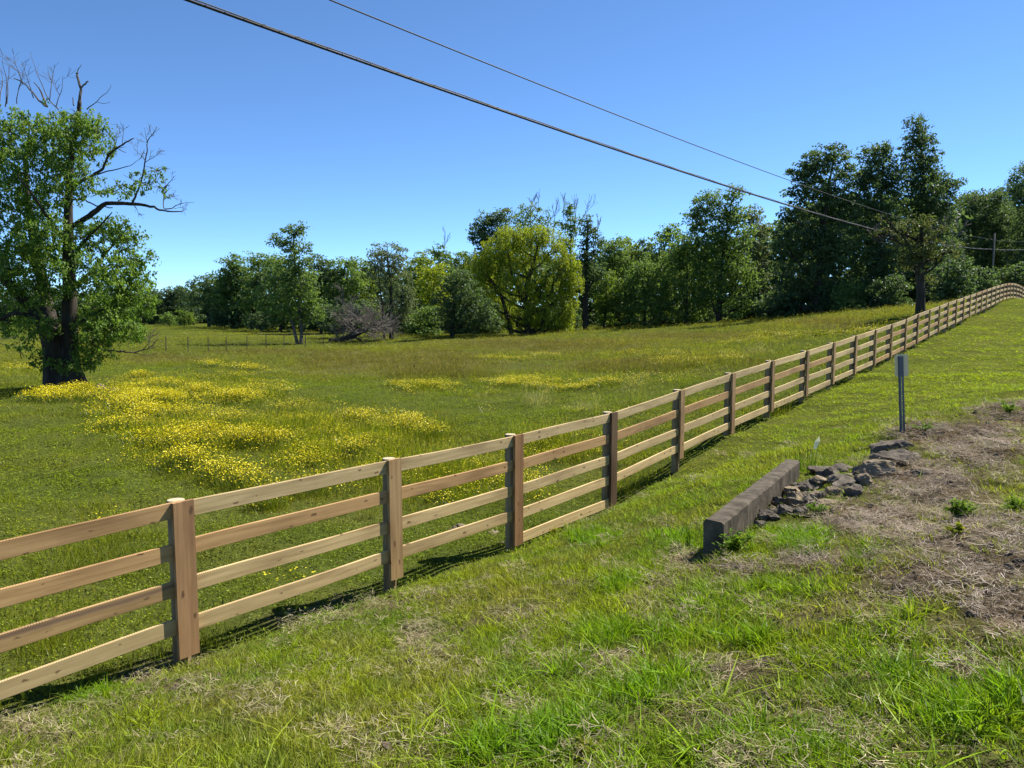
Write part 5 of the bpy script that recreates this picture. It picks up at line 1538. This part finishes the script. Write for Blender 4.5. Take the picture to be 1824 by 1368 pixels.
T('far_tree', 'yellowish tree top left of the airy pale tree', 645, 590, 114, [(645, 475, 24, 18, 1.0), (655, 500, 26, 24, 1.0), (640, 530, 30, 28, 1.0), (650, 560, 30, 22, 1.0)], 'light', 0.34, 0.9, 1.2, seed=54)
T('far_tree', 'tree top close behind the slim open tree on its left', 500, 588, 125, [(495, 470, 26, 18, 1.0), (505, 495, 30, 26, 1.0), (490, 530, 32, 30, 1.0), (510, 555, 32, 24, 1.0)], 'mid', 0.36, 0.95, 1.2, seed=55)
T('far_tree', 'pale green tree top right of the airy pale tree', 745, 592, 112, [(750, 465, 24, 18, 1.0), (740, 490, 26, 26, 1.0), (755, 520, 28, 28, 1.0), (745, 560, 30, 26, 1.0)], 'light', 0.34, 0.9, 1.2, seed=56)
T('far_tree', 'round topped tree with a bare twig above the low dark tree', 785, 592, 118, [(783, 450, 18, 13, 1.0), (790, 470, 24, 20, 1.0), (800, 500, 30, 30, 1.0), (790, 545, 34, 32, 1.0)], 'mid', 0.36, 0.95, 1.2, seed=57, dead=[(790, 450, 3.0, 0.05, (0.2, 0, 1))])
T('far_tree', 'dull green tree behind the gap left of the dark ragged tree', 825, 592, 116, [(825, 465, 24, 18, 1.0), (835, 490, 26, 26, 1.0), (825, 530, 30, 34, 1.0)], 'light', 0.36, 0.95, 1.2, seed=58)
T('background_tree', 'broad wood tree right of the ivy clad tree', 1095, 586, 112, [(1095, 438, 24, 14, 1.0), (1085, 460, 26, 24, 1.0), (1105, 480, 30, 30, 1.0), (1095, 530, 36, 36, 1.0)], 'mid', 0.34, 0.9, 1.2, seed=59)
T('background_tree', 'pale topped wood tree above the lone round tree', 1125, 586, 116, [(1115, 432, 18, 11, 1.0), (1128, 450, 26, 20, 1.0), (1125, 490, 34, 36, 1.0)], 'light', 0.34, 0.9, 1.2, seed=60)
T('conifer_tree', 'dark bluish conifer pair behind the lone round tree', 1152, 584, 114, [(1148, 438, 9, 14, 1.0), (1160, 442, 8, 12, 1.0), (1150, 465, 20, 20, 1.0), (1155, 500, 26, 34, 1.0)], 'dark', 0.30, 0.75, 1.2, seed=61)
# understorey along the wood edge: dense dark bushes
ub = [(600, 590, 92), (640, 592, 92), (735, 594, 94), (760, 600, 90), (860, 598, 92), (1000, 594, 95), (1105, 586, 98), (1180, 583, 97), (1245, 580, 96), (1330, 574, 94), (1385, 570, 84), (1420, 568, 84), (1480, 566, 82), (1520, 562, 80), (1580, 556, 78), (1700, 540, 80), (1730, 532, 80), (1690, 535, 70), (1810, 530, 82), (470, 588, 135), (400, 584, 150)]
ulab = ['dark bush behind the root end of the fallen tree', 'dark bush behind the middle of the fallen tree', 'shady bush behind the airy pale tree', 'shady bush between the airy tree and the low dark tree', 'dark bush at the left foot of the willow', 'dark bush at the right foot of the willow',
        'shady bush right of the bright young tree', 'dark bush at the foot of the gap beside the lone round tree', 'dark bush under the tall rounded tree', 'bush under the tall full tree near the lit gap', 'dark bush left under the massive dark tree', 'dark bush in the middle under the massive dark tree', 'bush between the massive dark tree and the bumpy topped one',
        'low sunlit bush at the edge of the tall meadow', 'dark bush under the bumpy topped tree', 'large leafy bush right of the rusty olive tree behind the fence', 'leafy bush above the rising part of the fence', 'sunlit leafy bush just right of the rusty tree trunk', 'bush behind the crest of the fence', 'bush at the foot of the trunk left of the slim tree', 'bush under the tall rounded far tree']
for i, ((u, v, Y), lb) in enumerate(zip(ub, ulab)):
    r_ = np.random.default_rng(600 + i)
    k = 90 / Y
    T('bush', lb, u, v, Y, [(u - 12, v - 26 * k, 26 * k, 24 * k, 1.0), (u + 14, v - 32 * k, 24 * k, 28 * k, 1.0), (u, v - 14 * k, 34 * k, 16 * k, 1.0)], ('mid' if i in (3, 13) else 'dark'), 0.28, 0.7, 1.15, seed=70 + i, cat='bush', tr=0.08, group='bushes along the wood edge')

# the depth of the wood behind: one mass
g = Geo()
r_ = np.random.default_rng(900)
top_px = [(-300, 520), (0, 525), (250, 518), (340, 512), (400, 480), (480, 475), (600, 478), (700, 480), (800, 470), (900, 450), (1050, 450), (1180, 440), (1300, 420), (1390, 400), (1450, 350), (1600, 340), (1720, 370), (1800, 360), (2050, 350)]
tu, tv = np.array(top_px).T
LLw = []
for u in np.arange(-250, 2050, 17):
    for row in range(2):
        Y = (150 if u < 480 else 128 if u < 1150 else 112) + row * 14 + r_.uniform(-4, 4)
        if u < 380: Y = 215 + row * 10
        if u > 1380: Y = 96 + row * 10
        if u > 1690: Y = 134 + row * 10
        k = Y / F
        tp = np.interp(u, tu, tv) + r_.uniform(4, 22)
        for v in np.arange(tp + 12, 585, 26):
            c_ = at(u + r_.uniform(-8, 8), v, Y)
            LLw.append((c_, (18 * k, 16 * k, 17 * k), 0.75))
leaf_cloud(g, LLw, 0.75, 1.5, 1.0, r_, 0.0, 0.7)
wd = obj('background_wood', g.mesh('background_wood', LM['dark']))
tag(wd, 'dark mass of woodland filling the depth behind the treeline', 'woodland', kind='stuff')

# fallen dead tree
fb = at(600, 611, 79); fb[2] = float(ground_z(fb[0], fb[1]))
ft = thing('fallen_tree', 'uprooted dead tree lying in the field with a grey brown tangle of twigs', 'fallen tree', tuple(fb))
rf_ = np.random.default_rng(55)
fp = lambda u, v, d=0: at(u, v, 79 + d) - fb
g = Geo()
for pts_, R_ in [([(588, 612), (605, 606), (628, 598), (650, 588), (672, 578)], [0.38, 0.34, 0.3, 0.22, 0.1]), ([(596, 612), (612, 603), (632, 592)], [0.3, 0.22, 0.14]), ([(628, 599), (640, 605), (650, 611)], [0.12, 0.1, 0.06]),
                 ([(586, 606), (600, 609), (615, 611)], [0.2, 0.25, 0.15])]:
    P2, R2 = smooth_path([fp(*p_) for p_ in pts_], R_)
    g.tube(P2, R2, 8)
obj('trunk', g.mesh('trunk', M_bark_d, True), ft)
g = Geo()
for i in range(40):
    s_ = rf_.uniform(0, 1)
    p0 = fp(610 + 62 * s_, 604 - 27 * s_, rf_.uniform(-0.6, 0.6))
    tgt = fp(rf_.uniform(590, 702), rf_.uniform(545, 606), rf_.uniform(-3, 3))
    d_ = tgt - p0
    L_ = np.linalg.norm(d_)
    grow(g, p0, d_, L_ * 0.9, 0.06, 3, rf_, 0.55, 3, 0.02, 4, 0.012)
obj('branches', g.mesh('branches', bark_mat('dry_twig_bark', (0.12, 0.10, 0.085), (0.24, 0.205, 0.175), 5.0)), ft)

# wire fence far out in the field
M_oldpost = bark_mat('old_post_wood', (0.05, 0.04, 0.03), (0.12, 0.10, 0.08), 8.0)
M_wire = plain_mat('rusty_wire', (0.08, 0.07, 0.06), (0.14, 0.12, 0.1), 5.0, 0.7, 0.3, bump=0)
wp = [(296, 625, 60), (335, 623, 61), (371, 622, 62), (403, 620, 63), (440, 618, 64.5), (474, 616.5, 66), (506, 615.5, 67), (544, 614.5, 69), (576, 613.5, 71)]
w0 = at(*wp[0])
wf = thing('wire_fence', 'low wire fence on thin dark posts crossing the far field', 'fence', (w0[0], w0[1], float(ground_z(w0[0], w0[1]))))
O = np.array(wf.location)
tops = []
for u, v, Y in wp:
    p_ = at(u, v, Y); p_[2] = float(ground_z(p_[0], p_[1]))
    g = Geo()
    g.tube(np.array([p_ + (0, 0, -0.2), p_ + (0.01, 0, 0.6), p_ + (0.02, 0, 1.2)]) - O, [0.04, 0.036, 0.034], 6)
    obj('post', g.mesh('post', M_oldpost), wf)
    tops.append(p_)
tops = np.array(tops)
for h in (0.45, 0.8, 1.1):
    g = Geo()
    g.tube(tops + np.array([0, 0, h]) - O, 0.004, 4)
    obj('wire', g.mesh('wire', M_wire), wf)

# ------------------------------------------------------------------ overhead cables and their pole
LA, LK = -17.7, 0.84                      # plan line of the cables: X = LA + LK * Y


def on_line(u, v):
    r = ray(u, v)
    Y = LA / (r[0] / r[1] - LK)
    return Y, at(u, v, Y)[2]


def cable_curve(px):
    D = np.array([on_line(u, v) for u, v in px])
    co = np.polyfit(D[:, 0], D[:, 1], 3)
    return co


thick = [(330, -1), (451, 39), (557, 77), (622, 102), (900, 198), (1350, 349), (1394, 363), (1496, 392), (1584, 415), (1642, 428.5), (1701, 439), (1759, 444)]
thin = [(585, 0), (900, 124), (1350, 301), (1408, 323), (1525, 363), (1613, 389), (1712, 418), (1768, 428)]
co1, co2 = cable_curve(thick), cable_curve(thin)
yp, zp = on_line(1768, 444)
M_cab = plain_mat('black_cable_sheath', (0.010, 0.010, 0.011), (0.022, 0.022, 0.024), 3.0, 0.6, 0, bump=0, spec=0.15)
M_str = plain_mat('steel_strand', (0.022, 0.023, 0.025), (0.06, 0.06, 0.064), 3.0, 0.65, 0.0, bump=0)
Ys = np.concatenate([np.linspace(4, yp, 160)])


def cable_pts(co, end):
    z = np.polyval(co, Ys)
    z = z + (end - z[-1]) * sstep(0.8, 1.0, Ys / yp)
    P = np.stack([LA + LK * Ys, Ys, z], 1)
    far_y = np.linspace(yp, yp + 38, 30)[1:]
    t_ = (far_y - yp) / 38
    zz_ = end + 3.6 * t_ - 1.2 * t_ * (1 - t_)
    return np.concatenate([P, np.stack([LA + LK * far_y, far_y, zz_], 1)])


c1 = cable_pts(co1, zp)
tcab = thing('telephone_cable', 'thick black lashed cable bundle crossing the sky, lower of the two', 'cable', tuple(c1[0]))
side = np.array([0.77, -0.64, 0])
g = Geo(); g.tube(c1 - c1[0] + np.array([0, 0, -0.012]), 0.028, 8)
obj('cable', g.mesh('cable', M_cab, True), tcab)
ln = np.concatenate([[0], np.cumsum(np.linalg.norm(np.diff(c1, axis=0), axis=1))])
w_ = np.sin(ln * 1.9)
g = Geo(); g.tube(c1 - c1[0] + np.stack([side[0] * 0.018 * w_, side[1] * 0.018 * w_, 0.030 + 0.006 * np.cos(ln * 1.9)], 1), 0.012, 6)
obj('messenger_strand', g.mesh('messenger_strand', M_str, True), tcab)
lf = np.arange(0, min(ln[-1], 60), 0.04)
cpt = np.stack([np.interp(lf, ln, c1[:, k]) for k in range(3)], 1)
ph_ = lf * 2 * math.pi / 0.38
g = Geo(); g.tube(cpt - c1[0] + np.stack([side[0] * 0.034 * np.cos(ph_), side[1] * 0.034 * np.cos(ph_), 0.004 + 0.043 * np.sin(ph_)], 1), 0.004, 4)
obj('lashing_wire', g.mesh('lashing_wire', M_str, True), tcab)
y2 = 0.0
c2 = cable_pts(co2, at(1768, 427, yp)[2])
tw_ = obj('power_line', None if False else (lambda g: (g.tube(c2 - c2[0], 0.0155, 6), g.mesh('power_line', M_cab, True))[1])(Geo()), None, tuple(c2[0]))
tag(tw_, 'thin dark wire crossing the sky above the thick cable', 'wire')
pb = np.array([LA + LK * yp + 0.16, yp + 0.06, 0.0]); pb[2] = float(ground_z(pb[0], pb[1]))
M_pole = bark_mat('grey_pole_wood', (0.10, 0.095, 0.085), (0.17, 0.16, 0.145), 6.0)
up = thing('utility_pole', 'thin grey utility pole rising behind the crest of the fence', 'pole', tuple(pb))
ptop = at(1768, 415, yp)[2] - pb[2]
g = Geo(); g.tube([(0, 0, -0.5), (0, 0, ptop * 0.5), (0, 0, ptop)], [0.10, 0.09, 0.075], 10)
obj('shaft', g.mesh('shaft', M_pole, True), up)
g = Geo()
for zz_ in (zp - pb[2], at(1768, 427, yp)[2] - pb[2]):
    g.box((-0.10, -0.06, zz_), (0.045, 0, 0), (0, 0.02, 0), (0, 0, 0.03))
obj('bracket', g.mesh('bracket', M_galv), up)
